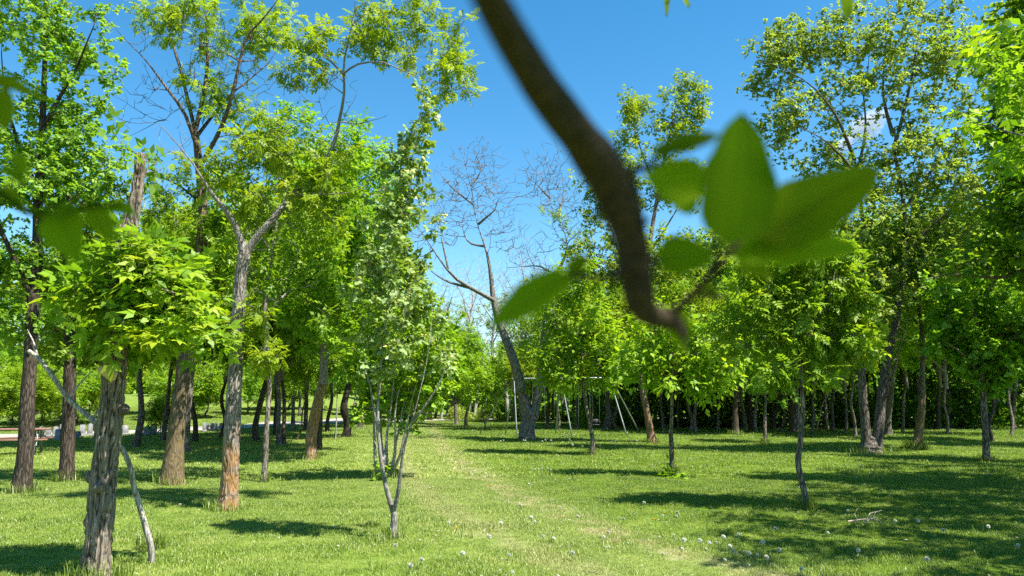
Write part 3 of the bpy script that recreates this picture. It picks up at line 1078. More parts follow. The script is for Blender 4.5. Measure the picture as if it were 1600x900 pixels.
# pale trunk with orange lichen
hero('ash_tree', 'grey barked forked tree with orange lichen on its lower trunk', None,
     [(355, 797, 44), (357, 775, 39), (360, 730, 37), (363, 670, 36), (366, 610, 33), (369, 560, 30), (372, 500, 28), (375, 450, 27), (379, 415, 28), (383, 392, 26)],
     [([(382, 398), (371, 360), (350, 325, -.2), (322, 290, -.4), (300, 255, -.5), (268, 212, -.7), (250, 195, -.8)], 19, 3.5),
      ([(382, 398), (400, 372), (425, 345), (452, 310, .2), (480, 285, .3), (503, 262, .3), (524, 217, .3), (533, 180, .2), (538, 140), (537, 108), (545, 60, -.2), (553, 10, -.3), (558, -40, -.4)], 20, 6),
      ([(537, 115), (560, 100, -.2), (600, 98, -.5), (640, 115, -.6), (690, 130, -.8), (738, 146, -.9)], 6, 1.6),
      ([(538, 118), (515, 95, .3), (480, 70, .6), (440, 58, .8)], 6, 2),
      ([(533, 190), (560, 194), (585, 188), (605, 182)], 4, 1.2), ([(522, 228), (560, 229, .3), (592, 233, .4), (604, 250, .4)], 4, 1.2),
      ([(460, 305), (505, 304, -.4), (540, 303, -.6), (565, 293, -.7)], 5, 1.5), ([(430, 342), (455, 350, .5), (480, 345, .8)], 5, 2),
      ([(376, 470), (400, 455), (430, 470, -.2)], 4, 1.5)],
     [(650, 50, 95, 48, 20), (705, 115, 50, 32, 11), (590, 40, 40, 40, 6), (590, 75, 60, 35, 7), (470, 60, 45, 40, 9), (480, 130, 45, 35, 6), (420, 240, 55, 50, 13), (470, 320, 70, 50, 18), (400, 310, 45, 40, 8),
      (530, 270, 40, 40, 9), (390, 510, 35, 35, 11), (410, 545, 25, 20, 5), (330, 260, 40, 40, 6)],
     M['lime'], M['bark_orange'], tm='ash', size=0.17, R=0.28, tw=6, sp=4, seed=6, dead=[(500, 200, 80, 80, 26), (290, 250, 60, 50, 14), (400, 380, 50, 50, 10)], big=dict(n=300, segs=84, furrow=0.016, lump=0.05, plates=13), wf=0.66)

# the near broken tree with the mat of leaves
def near_tree():
    tr = [(150, 925, 66), (150, 890, 54), (155, 840, 53), (160, 780, 52), (164, 730, 49), (170, 680, 48), (174, 640, 47), (178, 590, 45), (181, 540, 44), (185, 480, 42), (190, 420, 40), (196, 375, 37), (204, 345, 30), (212, 310, 23), (217, 280, 20), (219, 258, 20), (218, 240, 17)]
    b = P(150, 925, 7.35)
    b = np.array((b[0], 7.35, float(hgt(b[0], 7.35))))
    root, t, b, Yb = hero('broken_tree', 'near left tree with furrowed bark, snapped bare top and a skirt of leaves', 7.35, tr,
         [([(186, 470), (230, 450, -.2), (280, 460, -.3), (325, 480, -.3)], 9, 2.5), ([(187, 455), (140, 440, -.1), (100, 450, -.2)], 9, 2.5), ([(188, 440), (215, 415, -.4), (250, 400, -.6)], 7, 2.5),
          ([(184, 490), (190, 500, -.4), (195, 510, -.6)], 7, 3), ([(218, 278), (232, 270, .1), (255, 262, .2)], 5, 2), ([(187, 450), (160, 420, .4), (130, 400, .6)], 7, 2)],
         [(222, 430, 50, 36, 15), (278, 478, 38, 36, 16, .12, .3), (250, 512, 44, 28, 11, .12, .3), (155, 470, 42, 28, 13), (112, 455, 20, 14, 4), (308, 525, 14, 16, 4), (215, 470, 50, 50, 18), (222, 390, 32, 22, 8), (195, 530, 30, 22, 7), (218, 240, 12, 8, 3), (180, 395, 20, 18, 4), (268, 430, 36, 22, 6)],
         M['maple'], M['bark_near'], tm='ashw', size=0.19, R=0.13, tw=4, sp=3, seed=8, big=dict(n=460, segs=120, furrow=0.026, lump=0.13, plates=15, flare=0.3), base_uv=b, nodes_from=0.5, rb=0.003, wf=0.66, droop=0.1)
    # pale stub left where a branch was cut
    g = Geo()
    p = P(163, 578, 7.13)
    tube(g, np.array([p + (0.02, 0.10, -0.05), p + (0.0, 0.02, -0.012), p + (-.03, -.03, 0.006)]), [0.060, 0.052, 0.040], 9, mod=np.array([[1, 1.2, .9, 1, .75, .6, .8, 1.1, 1.25]] * 3))
    link('branch_stub', g.mesh('branch_stub', M['cut'], False, b), root)['label'] = 'pale tan cut branch stub'
    # knots on the trunk
    for (u, v, r) in ((151, 668, .05), (199, 640, .04), (137, 745, .045), (136, 815, .05), (171, 760, .035)):
        g = Geo()
        p = P(u, v, 7.35)
        c = P(np.interp(v, [590, 890], [178, 150]), v, 7.35)
        d = norm(p - c) if abs(u - 171) > 2 else np.array((0.1, -1, 0))
        q = p if abs(u - 171) > 2 else c + d * .15
        tube(g, np.array([q - d * r * 1.3, q - d * r * .4, q + d * r * .25, q + d * r * .5]), [r * 1.5, r * 1.35, r * .9, r * .3], 9)
        g.A = [np.full(len(a_), .5, np.float32) for a_ in g.A]
        link('knot', g.mesh('knot', M['bark_near'], True, b, tint=True), root)
    # the leaves that face the camera, one by one
    rng = np.random.default_rng(77)
    V, F = tmpl_ash(2, 0.52, 0.26, 58)
    variants = []
    for k in range(6):
        g = Geo()
        V2 = V.copy()
        V2[:, 2] -= 0.12 * V2[:, 0] ** 2 * (1 + k * .25)
        V2[:, 1] *= 0.85 + 0.06 * k
        g.add(V2, F, tint=np.clip(np.repeat(rng.normal(0.45 + .1 * k, .1, len(F)), 4), 0, 1))
        tube(g, np.array([(0, 0, 0), (.3, 0, -.01), (.6, 0, -.04), (.9, 0, -.09)]), [.012, .01, .008, .005], 3, tint=.8)
        variants.append(g.mesh('leaf', M['lime'], False, tint=True))
    n = 0
    for (u, v, ru, rv, k) in ((235, 430, 52, 32, 24), (280, 485, 40, 42, 36), (245, 515, 58, 32, 30), (140, 470, 38, 26, 20), (225, 385, 26, 18, 9), (200, 535, 30, 16, 9)):
        for i in range(k):
            a, q = rng.uniform(0, 6.28), math.sqrt(rng.random())
            uu, vv = u + ru * q * math.cos(a), v + rv * q * math.sin(a)
            p = P(uu, vv, 7.35 - 0.22 - rng.random() * 0.3)
            o = link('leaf', variants[n % 6], root, p - b)
            d = Vector((uu - 195 + rng.normal(0, 90), -50 + rng.normal(0, 80), 12 + rng.normal(0, 40)))
            x = d.normalized()
            up = Vector((rng.normal(0, .4), rng.normal(0, .4) - .3, 1))
            z = (up - x * up.dot(x)).normalized()
            m = Matrix((x, z.cross(x), z)).transposed()
            o.rotation_euler = m.to_euler()
            s = rng.uniform(.12, .23)
            o.scale = (s, s, s)
            n += 1
    return b


NB = near_tree()

# grey branch leaning behind the near tree
g = Geo()
bp_ = [P(45, 548, 7.75), P(62, 562, 7.75), P(85, 592, 7.75), P(105, 622, 7.75), P(125, 640, 7.75), P(148, 660, 7.7), P(172, 682, 7.68), P(192, 704, 7.7), P(205, 735, 7.75), P(208, 755, 7.8), P(218, 790, 7.85), P(228, 825, 7.9), P(236, 856, 7.92)]
e = bp_[-1]
bp_.append(np.array((e[0] + .01, e[1] + .02, float(hgt(e[0], e[1])) - .03)))
c = catmull(bp_, 60)
rg = np.random.default_rng(3)
tube(g, c, np.linspace(3.2, 4.6, 60) * pxm(7.8), 10, mod=0.88 + .24 * pnoise((np.arange(10) / 10)[None] + np.zeros((60, 1)), np.linspace(0, 20, 60)[:, None] + np.zeros((1, 10)), 4, 1, rg))
for i, (dx, dz) in ((8, (-.25, .18)), (14, (.18, .3)), (4, (-.2, .3)), (22, (.1, .25))):
    tube(g, np.array([c[i], c[i] + (dx * .5, .05, dz * .6), c[i] + (dx, .1, dz)]), [.012, .008, .003], 5)
fb = link('fallen_branch', g.mesh('fallen_branch', M['bark_pale'], True, e), loc=e)
tag(fb, 'pale grey broken branch leaning behind the near left tree', 'branch')

# poplar saplings
hero('poplar_sapling', 'forked poplar sapling with white backed leaves standing nearest the mown path', None,
     [(613, 841, 15), (615, 825, 13), (616, 805, 12), (612, 788, 10)],
     [([(614, 800), (604, 765), (598, 735), (592, 690), (590, 650), (592, 600), (600, 520), (612, 430), (625, 340), (640, 260), (655, 190), (662, 146)], 10, 1.5),
      ([(615, 802), (622, 770, -.1), (626, 735, -.15), (632, 695, -.2), (645, 660, -.2), (655, 615, -.2), (665, 560, -.2), (675, 500, -.2)], 9, 2),
      ([(645, 658, -.2), (668, 630, -.25), (686, 600, -.3), (697, 570, -.3), (702, 540, -.3)], 5, 1.5),
      ([(598, 735), (602, 700, .2), (610, 640, .3), (620, 560, .3), (640, 480, .3)], 6, 1.5), ([(591, 670), (580, 620), (570, 560, .1), (565, 500, .1)], 5, 1.5),
      ([(600, 720), (585, 690, .2), (572, 670, .3)], 3, 1)],
     [(590, 545, 54.0, 50, 13), (650, 540, 54.0, 60, 14), (600, 460, 64.80000000000001, 50, 22), (655, 470, 37.800000000000004, 40, 15), (600, 400, 45.36, 45, 25), (630, 410, 41.040000000000006, 40, 15), (608, 340, 38.88, 40, 22), (630, 280, 32.400000000000006, 40, 22), (646, 225, 21.6, 35, 13), (658, 165, 14.040000000000001, 25, 7), (690, 560, 27.0, 35, 5), (670, 330, 12.96, 60, 4)],
     M['poplar'], M['bark_pale'], tm='ovate', size=0.115, R=0.16, tw=5, sp=3, seed=14, rb=0.0022, wf=0.85, tilt=0.75, droop=0.45, nodes_from=0.9)
hero('poplar_sapling', 'clump of thin grey poplar stems just behind the forked sapling', None,
     [(604, 748, 20), (604, 742, 16), (604, 735, 10)],
     [([(600, 746), (588, 730), (584, 690), (582, 640), (578, 580), (575, 500)], 9, 2.5), ([(602, 746), (597, 700, .2), (594, 660, .2), (594, 600, .2), (600, 520, .3)], 8, 2.5), ([(605, 746), (604, 700), (606, 660), (612, 600), (620, 520)], 7, 2.5),
      ([(608, 746), (617, 710, -.2), (616, 670, -.3), (622, 620, -.3), (640, 540, -.3)], 8, 2.5), ([(609, 746), (624, 715, -.3), (632, 680, -.4), (645, 620, -.4), (660, 560, -.5)], 7, 2), ([(617, 700, -.2), (628, 650, -.2), (640, 600)], 5, 1.5)],
     [(570, 560, 50, 65, 44), (640, 570, 70, 60, 60), (610, 490, 85, 60, 60), (695, 560, 32, 65, 26), (650, 480, 40, 40, 16), (608, 738, 14, 10, 5), (600, 625, 60, 30, 18), (655, 615, 45, 32, 14), (575, 655, 30, 20, 4), (640, 655, 30, 18, 4)],
     M['lime'], M['bark_pale'], tm='ovate', size=0.17, R=0.26, tw=5, sp=4, seed=15, rb=0.003, wf=0.8, nodes_from=0.9)

# dead twin-trunk tree by the swings
hero('dead_tree', 'mostly leafless twin trunked tree in front of the swing set', None,
     [(824, 688, 29), (824, 670, 30), (826, 655, 30), (829, 642, 31)],
     [([(824, 655), (815, 610), (803, 565), (788, 525), (777, 495), (770, 460), (766, 430), (760, 395), (750, 365), (742, 330), (738, 300), (728, 268), (722, 240)], 24, 2),
      ([(834, 655), (842, 610), (846, 570), (850, 520, .5), (858, 470, .8), (868, 430, 1), (884, 400, 1), (888, 380, 1), (876, 350, 1), (866, 330, 1), (856, 290, 1), (850, 260, 1)], 20, 2),
      ([(772, 470), (745, 455, -1), (720, 440, -1.5), (700, 420, -2), (678, 390, -2.2), (655, 360, -2.5), (642, 345, -2.5)], 10, 2), ([(735, 450, -1), (700, 440, -1.8), (675, 425, -2), (660, 410, -2)], 7, 1.5),
      ([(757, 385), (735, 380, .5), (725, 365, .8), (722, 350, 1)], 6, 2), ([(748, 350), (770, 330, -1), (785, 305, -1.2)], 6, 1.5), ([(740, 320), (715, 300, .6), (690, 275, .8), (680, 265, 1)], 5, 1.5), ([(735, 290), (750, 270), (745, 240)], 5, 1.5),
      ([(884, 395, 1), (905, 385, 1.2), (915, 375, 1.4)], 6, 2), ([(872, 340, 1), (880, 300, 1.4), (875, 265, 1.5)], 5, 1.5), ([(860, 310, 1), (840, 290, .7), (825, 280, .6)], 5, 1.2), ([(868, 430, 1), (840, 415, .4), (815, 418, .2), (790, 418)], 5, 1.5),
      ([(700, 420, -2), (690, 370, -2), (685, 330, -2)], 5, 1.2), ([(678, 390, -2.2), (660, 400, -2), (640, 390, -2)], 4, 1.2)],
     [(780, 500, 40, 40, 4), (870, 340, 25, 30, 5), (850, 540, 50, 50, 12), (820, 600, 40, 20, 3), (895, 370, 20, 30, 5)],
     M['lime'], M['bark_grey'], tm='ash5', size=0.24, R=0.4, tw=4, sp=4, seed=21, rb=0.008, wf=0.74,
     dead=[(740, 300, 45, 60, 80), (690, 340, 50, 60, 70), (780, 340, 40, 60, 40), (850, 295, 45, 50, 90), (890, 360, 30, 55, 45), (660, 370, 35, 50, 30), (820, 400, 50, 45, 34), (760, 260, 30, 30, 16)], bare_mat=M['twig_pale'], nodes_from=0.9, cat='tree')

# right-hand trees
hero('young_tree', 'young tree with crooked thin trunk and bright leaves at right of centre', None,
     [(1261, 797, 17), (1257, 770, 13), (1251, 745, 12), (1247, 722, 12), (1250, 695, 11), (1254, 650, 10), (1253, 600, 9), (1250, 550, 9), (1240, 510, 7), (1225, 480, 6), (1205, 455, 4)],
     [([(1250, 550), (1280, 500, -.3), (1300, 460, -.5), (1305, 420, -.5)], 6, 2), ([(1253, 580), (1215, 540, -.2), (1180, 520, -.3)], 5, 1.5), ([(1252, 560), (1285, 540, .3), (1320, 535, .4)], 5, 1.5), ([(1240, 510), (1250, 460, .4), (1255, 420, .5)], 5, 1.5)],
     [(1165, 520, 35, 24, 9), (1190, 465, 50, 40, 15), (1250, 535, 60, 28, 14), (1310, 540, 45, 28, 11), (1250, 465, 60, 50, 18), (1305, 450, 50, 50, 16), (1235, 400, 60, 30, 9), (1180, 410, 35, 28, 6), (1225, 580, 50, 16, 5), (1325, 500, 35, 45, 9), (1290, 395, 40, 30, 6), (1285, 575, 30, 14, 3)],
     M['maple'], M['bark'], tm='ash', size=0.21, R=0.24, tw=6, sp=4, seed=31, rb=0.003, tint=0.15)
hero('cottonwood_tree', 'broad two stemmed tree with spreading pale green crown at upper right', None,
     [(1361, 710, 34), (1361, 703, 34), (1361, 694, 30), (1361, 684, 18)],
     [([(1351, 712), (1353, 690), (1349, 640), (1345, 580), (1343, 500), (1345, 430), (1350, 360), (1345, 300), (1335, 245)], 24, 10), ([(1371, 712), (1371, 690), (1376, 640), (1383, 580), (1398, 510), (1412, 430), (1415, 340), (1402, 250), (1395, 200)], 26, 11),
      ([(1335, 250), (1318, 205, -1), (1300, 170, -1.5), (1262, 130, -2), (1222, 106, -2.5), (1190, 95, -3)], 8, 2), ([(1340, 270), (1352, 205), (1350, 150), (1356, 100), (1362, 50)], 7, 2), ([(1395, 210), (1380, 150, 1), (1382, 80, 1.5), (1390, -10, 2)], 9, 3), ([(1398, 230), (1420, 140), (1432, 70), (1452, -10)], 8, 3),
      ([(1340, 280), (1312, 240, -2), (1275, 212, -3), (1235, 190, -3.5)], 7, 2), ([(1412, 330), (1460, 260, 1), (1510, 200, 2), (1560, 130, 2)], 9, 3), ([(1415, 400), (1470, 340, -1), (1530, 300, -2)], 8, 3), ([(1345, 430), (1310, 380, -1), (1280, 340, -2)], 7, 2), ([(1376, 640), (1400, 570, -.5), (1412, 520, -.8)], 8, 3)],
     [(1235, 70, 65, 40, 34), (1210, 120, 40, 35, 16), (1230, 185, 55, 35, 22), (1320, 50, 70, 55, 32), (1300, 150, 55, 50, 18), (1430, 50, 90, 70, 50), (1300, 250, 70, 50, 26), (1400, 160, 70, 60, 22), (1430, 270, 90, 70, 50), (1530, 110, 80, 110, 60), (1510, 300, 100, 80, 60), (1350, 350, 90, 60, 40), (1450, 390, 110, 60, 50), (1370, 470, 90, 50, 36), (1560, 230, 60, 80, 26)],
     M['willow'], M['bark'], tm='ovate', size=0.20, R=0.66, tw=7, sp=5, seed=33, rb=0.007, nodes_from=0.9, dead=[(1360, 560, 70, 30, 14)])
hero('ash_tree', 'tall bright leaning tree right of the swing set, crown half hidden by the near leaves', None,
     [(1019, 693, 19), (1016, 670, 15), (1010, 640, 13.5), (1004, 612, 13), (998, 560, 12), (1000, 480, 11), (1012, 400, 10), (1025, 320, 8), (1040, 240, 6), (1055, 170, 4)],
     [([(1000, 480), (970, 400, -1), (945, 330, -1.5), (930, 270, -2)], 7, 2), ([(1012, 400), (1050, 340, 1), (1075, 280, 1.5)], 6, 2), ([(1030, 300), (1000, 230, .6), (985, 170, .8)], 5, 2), ([(998, 560), (1040, 520, -.5), (1080, 500, -1)], 5, 2), ([(1000, 540), (950, 490, .5), (915, 460, 1)], 5, 2)],
     [(1075, 150, 35, 32, 15), (1060, 200, 40, 35, 14), (990, 185, 35, 40, 17), (970, 260, 40, 45, 14), (935, 310, 40, 45, 16), (1020, 280, 50, 50, 20), (1075, 280, 40, 50, 16), (920, 400, 40, 40, 14), (970, 400, 50, 50, 22), (1040, 400, 60, 50, 26), (1070, 480, 60, 50, 24), (960, 490, 60, 50, 24), (900, 460, 40, 40, 14), (1010, 560, 60, 30, 16)],
     M['lime'], M['bark_orange2'], tm='ash5', size=0.28, R=0.5, tw=6, sp=5, seed=35, rb=0.006)
hero('young_tree', 'young bright green tree with thin forked trunk in front of the right swing', None,
     [(924, 712, 13), (926, 690, 9), (922, 665, 8), (917, 640, 7), (912, 600, 6), (910, 560, 6), (905, 520, 4)],
     [([(923, 670), (926, 640), (925, 600, .3), (935, 560, .5)], 5, 1.5), ([(912, 600), (890, 560, -.5), (875, 530, -.6)], 4, 1.5), ([(912, 590), (940, 545, .5), (960, 520, .6)], 4, 1.5)],
     [(905, 490, 55, 50, 22), (870, 550, 45, 40, 17), (945, 540, 50, 42, 20), (915, 590, 60, 18, 9), (900, 430, 45, 30, 9), (870, 595, 30, 16, 4), (985, 560, 30, 30, 5)],
     M['lime'], M['bark'], tm='maple', size=0.24, R=0.4, tw=6, sp=5, seed=36, rb=0.005)
hero('young_tree', 'slim young tree with a pale splintered lower trunk and sprouts at its foot', None,
     [(1050, 746, 12), (1050, 735, 10), (1049, 700, 10), (1048, 673, 9.5), (1049, 668, 7), (1050, 620, 7), (1050, 570, 6), (1047, 520, 4)],
     [([(1050, 600), (1025, 560, .3), (1005, 545, .4)], 4, 1.5), ([(1050, 590), (1080, 555, -.3), (1110, 545, -.4)], 4, 1.5)],
     [(1045, 510, 60, 45, 17), (1000, 560, 45, 28, 11), (1095, 550, 55, 34, 14), (1060, 600, 55, 18, 6), (1130, 530, 30, 30, 5), (1050, 740, 6, 6, 2), (1130, 580, 25, 18, 6)],
     M['lime'], M['bark'], tm='maple', size=0.22, R=0.3, tw=6, sp=4, seed=37, rb=0.004)
hero('young_tree', 'small tree with slim grey trunk under low leaves at the right edge', None,
     [(1541, 723, 16), (1541, 700, 14), (1539, 660, 13), (1537, 620, 12), (1535, 580, 11), (1530, 530, 9), (1520, 470, 6)],
     [([(1536, 590), (1500, 550, -.5), (1470, 530, -.8)], 6, 2), ([(1535, 570), (1580, 530, -.4), (1620, 510, -.6)], 6, 2), ([(1528, 520), (1545, 470, .5), (1560, 430, .6)], 5, 2)],
     [(1500, 540, 50, 30, 22), (1560, 550, 60, 40, 30), (1530, 490, 70, 45, 34), (1590, 500, 40, 60, 22), (1550, 590, 45, 20, 12), (1520, 440, 60, 30, 18)],
     M['maple'], M['bark'], tm='ovate', size=0.26, R=0.36, tw=6, sp=5, seed=38, rb=0.005)

# trees that stand just outside the frame on the right and throw their shade into it
def off_tree(x, y, proto, top, s, sz, label, bark='bark', r=0.2):
    b = np.array((x, y, float(hgt(x, y))))
    return simple_tree('shade_tree', x * 31, y * 17, 2 * r / pxm(y if y > 3 else 3) * (1 if y > 3 else 3 / max(y, .5)), top, proto, s, sz, label, bark, base=b)


hero('edge_tree', 'tree at the right edge whose dark limb reaches into the picture', 15.0,
     [(1760, 790, 40), (1755, 700, 34), (1745, 600, 30), (1730, 500, 28), (1720, 430, 26), (1710, 330, 20), (1700, 200, 14), (1690, 60, 8)],
     [([(1720, 440), (1660, 425), (1600, 424), (1560, 434), (1510, 430), (1475, 428), (1450, 438)], 16, 4), ([(1712, 340), (1650, 280), (1600, 220), (1570, 150)], 11, 3), ([(1705, 230), (1640, 140), (1600, 60), (1580, -20)], 10, 3), ([(1715, 400), (1660, 350, -1), (1610, 320, -1.5)], 8, 3), ([(1560, 434), (1545, 450), (1530, 470)], 4, 1.5)],
     [(1590, 60, 50, 80, 30), (1590, 190, 50, 60, 24), (1600, 320, 50, 60, 24), (1580, 400, 60, 30, 12), (1680, 200, 80, 160, 60), (1680, 420, 90, 80, 36), (1760, 300, 90, 160, 40), (1500, 410, 30, 20, 4)],
     M['ash'], M['bark'], tm='ovate', size=0.22, R=0.42, tw=6, sp=5, seed=41, rb=0.006, base_uv=(P(1760, 790, 15.0)[0], 15.0, 0.0))
off_tree(7.9, 8.0, 'airy', 2.5, 1.05, 1.0, 'shade tree beyond the right edge of the picture, level with the nearest grass')
off_tree(10.3, 11.0, 'airy1', 2.5, 1.1, 1.0, 'shade tree beyond the right edge behind the nearest shade tree')
off_tree(15.8, 19.0, 'airy', 2.6, 1.35, 1.25, 'tall shade tree beyond the right edge near the small tree')
off_tree(12.7, 14.6, 'airy', 2.6, 1.15, 1.1, 'shade tree beyond the right edge between the other shade trees')
off_tree(23.5, 28.0, 'tall1', 3.0, 1.1, 1.0, 'tall pale shade tree beyond the right edge, furthest back')

# ------------------------------------------------------------------ trees further off
ORD = 'first second third fourth fifth sixth seventh eighth ninth tenth eleventh twelfth thirteenth fourteenth fifteenth'.split()


def nth(rows, row):
    k = sorted(q[0] for q in rows).index(row[0])
    return 'leftmost' if k == 0 else 'rightmost' if k == len(rows) - 1 else ORD[k] + ' from the left'


S = simple_tree
GL = 'trunks of the grove left of the path'
GR = 'trunks in front of the dark wood on the right'
S('grove_tree', 413, 754, 11, (425, 560), 'airy1', 0.72, 0.8, 'thin dark tree between the lichen barked tree and the orange trunk', 'bark', via=[(415, 710), (418, 650), (421, 600)])
S('grove_tree', 487, 718, 23, (491, 590), 'tall0', 0.95, 0.85, 'thick orange barked trunk in the left grove under dense leaves', 'bark_orange2', via=[(488, 670)])
S('grove_tree', 498, 704, 13, (505, 560), 'round0', 1.1, 1.2, 'dark trunk half hidden behind the orange barked trunk', 'bark_dark', via=[(500, 640)])
S('grove_tree', 212, 700, 14, (214, 560), 'sparse', 0.9, 0.9, 'slim leaning tree with pale foot between the near tree and the leaning tree', 'bark', via=[(216, 680), (221, 640)])
S('grove_tree', 291, 706, 14, (296, 560), 'round0', 0.9, 1.0, 'trunk with pale patches just right of the leaning brown tree', 'bark', via=[(293, 650)])
S('grove_tree', 305, 691, 10, (307, 580), 'round2', 0.9, 1.0, 'dark slim trunk behind the patchy trunk right of the leaning tree', 'bark_dark')
S('grove_tree', 401, 689, 13, (412, 590), 'round0', 1.0, 1.1, 'leaning dark trunk just right of the lichen barked tree', 'bark_dark', via=[(400, 660)])
S('grove_tree', 436, 696, 10, (441, 590), 'tall2', 0.8, 0.8, 'left one of two close trunks in the middle of the left grove', 'bark')
S('grove_tree', 444, 695, 9, (448, 590), 'round2', 0.9, 1.0, 'right one of two close trunks in the middle of the left grove', 'bark_dark')
S('grove_tree', 524, 686, 3, (520, 610), 'sap1', 0.9, 1.0, 'pale spindly sapling left of the poplar clump', 'bark_pale', via=[(526, 650)])
S('grove_tree', 541, 683, 17, (545, 600), 'tall0', 0.9, 0.9, 'thick dark trunk just left of the poplar clump', 'bark_dark')
S('grove_tree', 463, 688, 3.5, (466, 610), 'sap0', 0.9, 1.0, 'very thin dark sapling in the left grove before the gravel road', 'bark_dark')
ROWS = [
        (431, 680, 9, 600, 'round0', 1, 1, 'bark_dark'), (458, 673, 8, 600, 'round1', 1.1, 1, 'bark'), (478, 671, 9, 600, 'tall0', 1, 1, 'bark_dark'), (511, 674, 8, 600, 'round0', 1.1, 1.1, 'bark_dark'),
        (562, 669, 9, 600, 'tall0', 1, 1, 'bark'), (574, 664, 7, 600, 'round2', 1.1, 1.2, 'bark'), (640, 662, 8, 600, 'round1', 1.0, 1.1, 'bark'), (660, 657, 9, 600, 'round0', 1.1, 1.1, 'bark'), (672, 657, 9, 605, 'round2', 1.1, 1.0, 'bark'),
        (150, 690, 9, 590, 'round2', 1, 1, 'bark'), (345, 683, 8, 590, 'tall0', 1, 0.9, 'bark_dark'), (255, 688, 9, 580, 'round0', 1, 1, 'bark')]
for i, (u, v, w_, tp, pr, s_, z_, bk) in enumerate(ROWS):
    S('grove_tree', u, v, w_, (u + 2, tp), pr, s_, z_, 'shaded slim trunk deep in the grove left of the path' + ', ' + nth(ROWS, ROWS[i]), bk, GL)
S('far_tree', 714, 664, 8, (714, 610), 'sap0', 1.5, 1.3, 'left one of three pale trunks at the far end of the path', 'bark')
S('far_tree', 728, 667, 7, (726, 610), 'sap1', 1.5, 1.4, 'middle one of three pale trunks at the far end of the path', 'bark')
S('far_tree', 742, 657, 7, (742, 610), 'bare', 1.1, 1.1, 'right one of three pale trunks at the far end of the path', 'bark_pale')
S('far_tree', 758, 671, 3.5, (755, 640), 'sap0', 1.05, 1.1, 'small round leafy sapling just left of the swing set', 'bark')
S('far_tree', 730, 652, 9, (731, 560), 'bare', 1.5, 1.7, 'bare grey tree rising above the far end of the path', 'bark_pale')
S('far_tree', 700, 650, 9, (702, 560), 'sparse', 1.3, 1.1, 'thinly leaved grey tree left of the bare grey tree', 'bark_pale')
S('far_tree', 795, 652, 9, (792, 580), 'sparse', 1.4, 1.3, 'thinly leaved tree behind the left end of the swing set', 'bark_pale')
S('far_tree', 947, 671, 15, (949, 600), 'round1', 1.1, 1.1, 'thick pale trunk with a dark hollow behind the swing set', 'bark')
S('far_tree', 856, 671, 7, (857, 600), 'sparse', 1.0, 1.0, 'dark slim trunk seen through the left bay of the swing set', 'bark_dark')
ROWS = [
        (865, 656, 6, 'round1', 1.1, 1, 'bark'), (893, 656, 5, 'sparse', 1.2, 1, 'bark'), (901, 659, 5, 'round1', 1.1, 1.1, 'bark'), (908, 656, 4, 'sparse', 1.3, 1.1, 'bark_dark'), (936, 657, 7, 'round0', 1.1, 1.2, 'bark'),
        (969, 656, 7, 'round1', 1.2, 1.2, 'bark_dark'), (981, 661, 5, 'sap0', 1.6, 1.5, 'bark'), (999, 661, 6, 'round0', 1.1, 1.2, 'bark_pale'), (820, 655, 6, 'sparse', 1.2, 1.2, 'bark_dark'), (840, 655, 6, 'sparse', 1.2, 1.2, 'bark')]
for i, (u, v, w_, pr, s_, z_, bk) in enumerate(ROWS):
    S('far_tree', u, v, w_, (u + 1, 605), pr, s_, z_, 'slim far trunk in the row behind the swing set' + ', ' + nth(ROWS, ROWS[i]), bk, 'row of trees behind the swing set')
S('wood_tree', 1150, 679, 14, (1151, 605), 'round0', 0.95, 1.0, 'sturdy dark trunk before the dark wood, right of the splintered young tree', 'bark_dark')
S('wood_tree', 1175, 671, 12, (1174, 605), 'round2', 1.0, 1.0, 'second dark trunk right behind the sturdy dark trunk', 'bark_dark')
S('wood_tree', 1195, 693, 7, (1202, 625), 'sap1', 0.9, 0.9, 'small tree with short pale forked trunk left of the crooked young tree', 'bark', via=[(1195, 660)])
S('wood_tree', 1247, 673, 11, (1248, 590), 'tall0', 0.8, 0.8, 'pale sunlit trunk just behind the crooked young tree', 'bark_pale')
S('wood_tree', 1239, 675, 14, (1240, 590), 'round2', 1.0, 1.1, 'dark trunk touching the pale sunlit trunk behind the crooked young tree', 'bark_dark')
S('wood_tree', 1080, 672, 7, (1078, 610), 'round1', 0.8, 0.8, 'slim trunk with lit foot right of the splintered young tree', 'bark')
S('wood_tree', 1388, 680, 15, (1390, 590), 'round2', 0.9, 1.0, 'grey trunk close behind the two stemmed tree', 'bark')
S('wood_tree', 1430, 702, 17, (1428, 590), 'round0', 1.0, 1.1, 'straight brown trunk with weeds at its foot, right of the two stemmed tree', 'bark_moss')
S('wood_tree', 1550, 690, 9, (1553, 590), 'round2', 0.9, 1.0, 'slim dark trunk behind the small tree at the right edge', 'bark_dark')
S('wood_tree', 1337, 682, 6, (1335, 600), 'sap1', 1.2, 1.2, 'thin pale trunk just left of the two stemmed tree', 'bark')
S('wood_tree', 1276, 672, 3, (1288, 615), 'sap1', 1.0, 1.0, 'thin leaning pale sapling between the crooked and the two stemmed tree', 'bark_pale')
ROWS = [
        (1032, 659, 6, 'round1', 1.1, 1.1, 'bark'), (1041, 663, 5, 'round0', 1, 1, 'bark'), (1060, 671, 3, 'sap0', 1.1, 1.1, 'bark'), (1074, 666, 6, 'round2', 1.1, 1.1, 'bark_dark'), (1105, 666, 3, 'sap1', 1.3, 1.3, 'bark'),
        (1130, 664, 7, 'tall0', 1, 1, 'bark_dark'), (1208, 672, 10, 'tall2', 1, 1, 'bark_dark'), (1310, 668, 9, 'tall2', 1.1, 1, 'bark_dark'), (1465, 672, 10, 'tall2', 1.1, 1, 'bark_dark'), (1500, 668, 9, 'tall2', 1.1, 1, 'bark_dark'), (1585, 672, 10, 'tall2', 1.1, 1, 'bark_dark')]
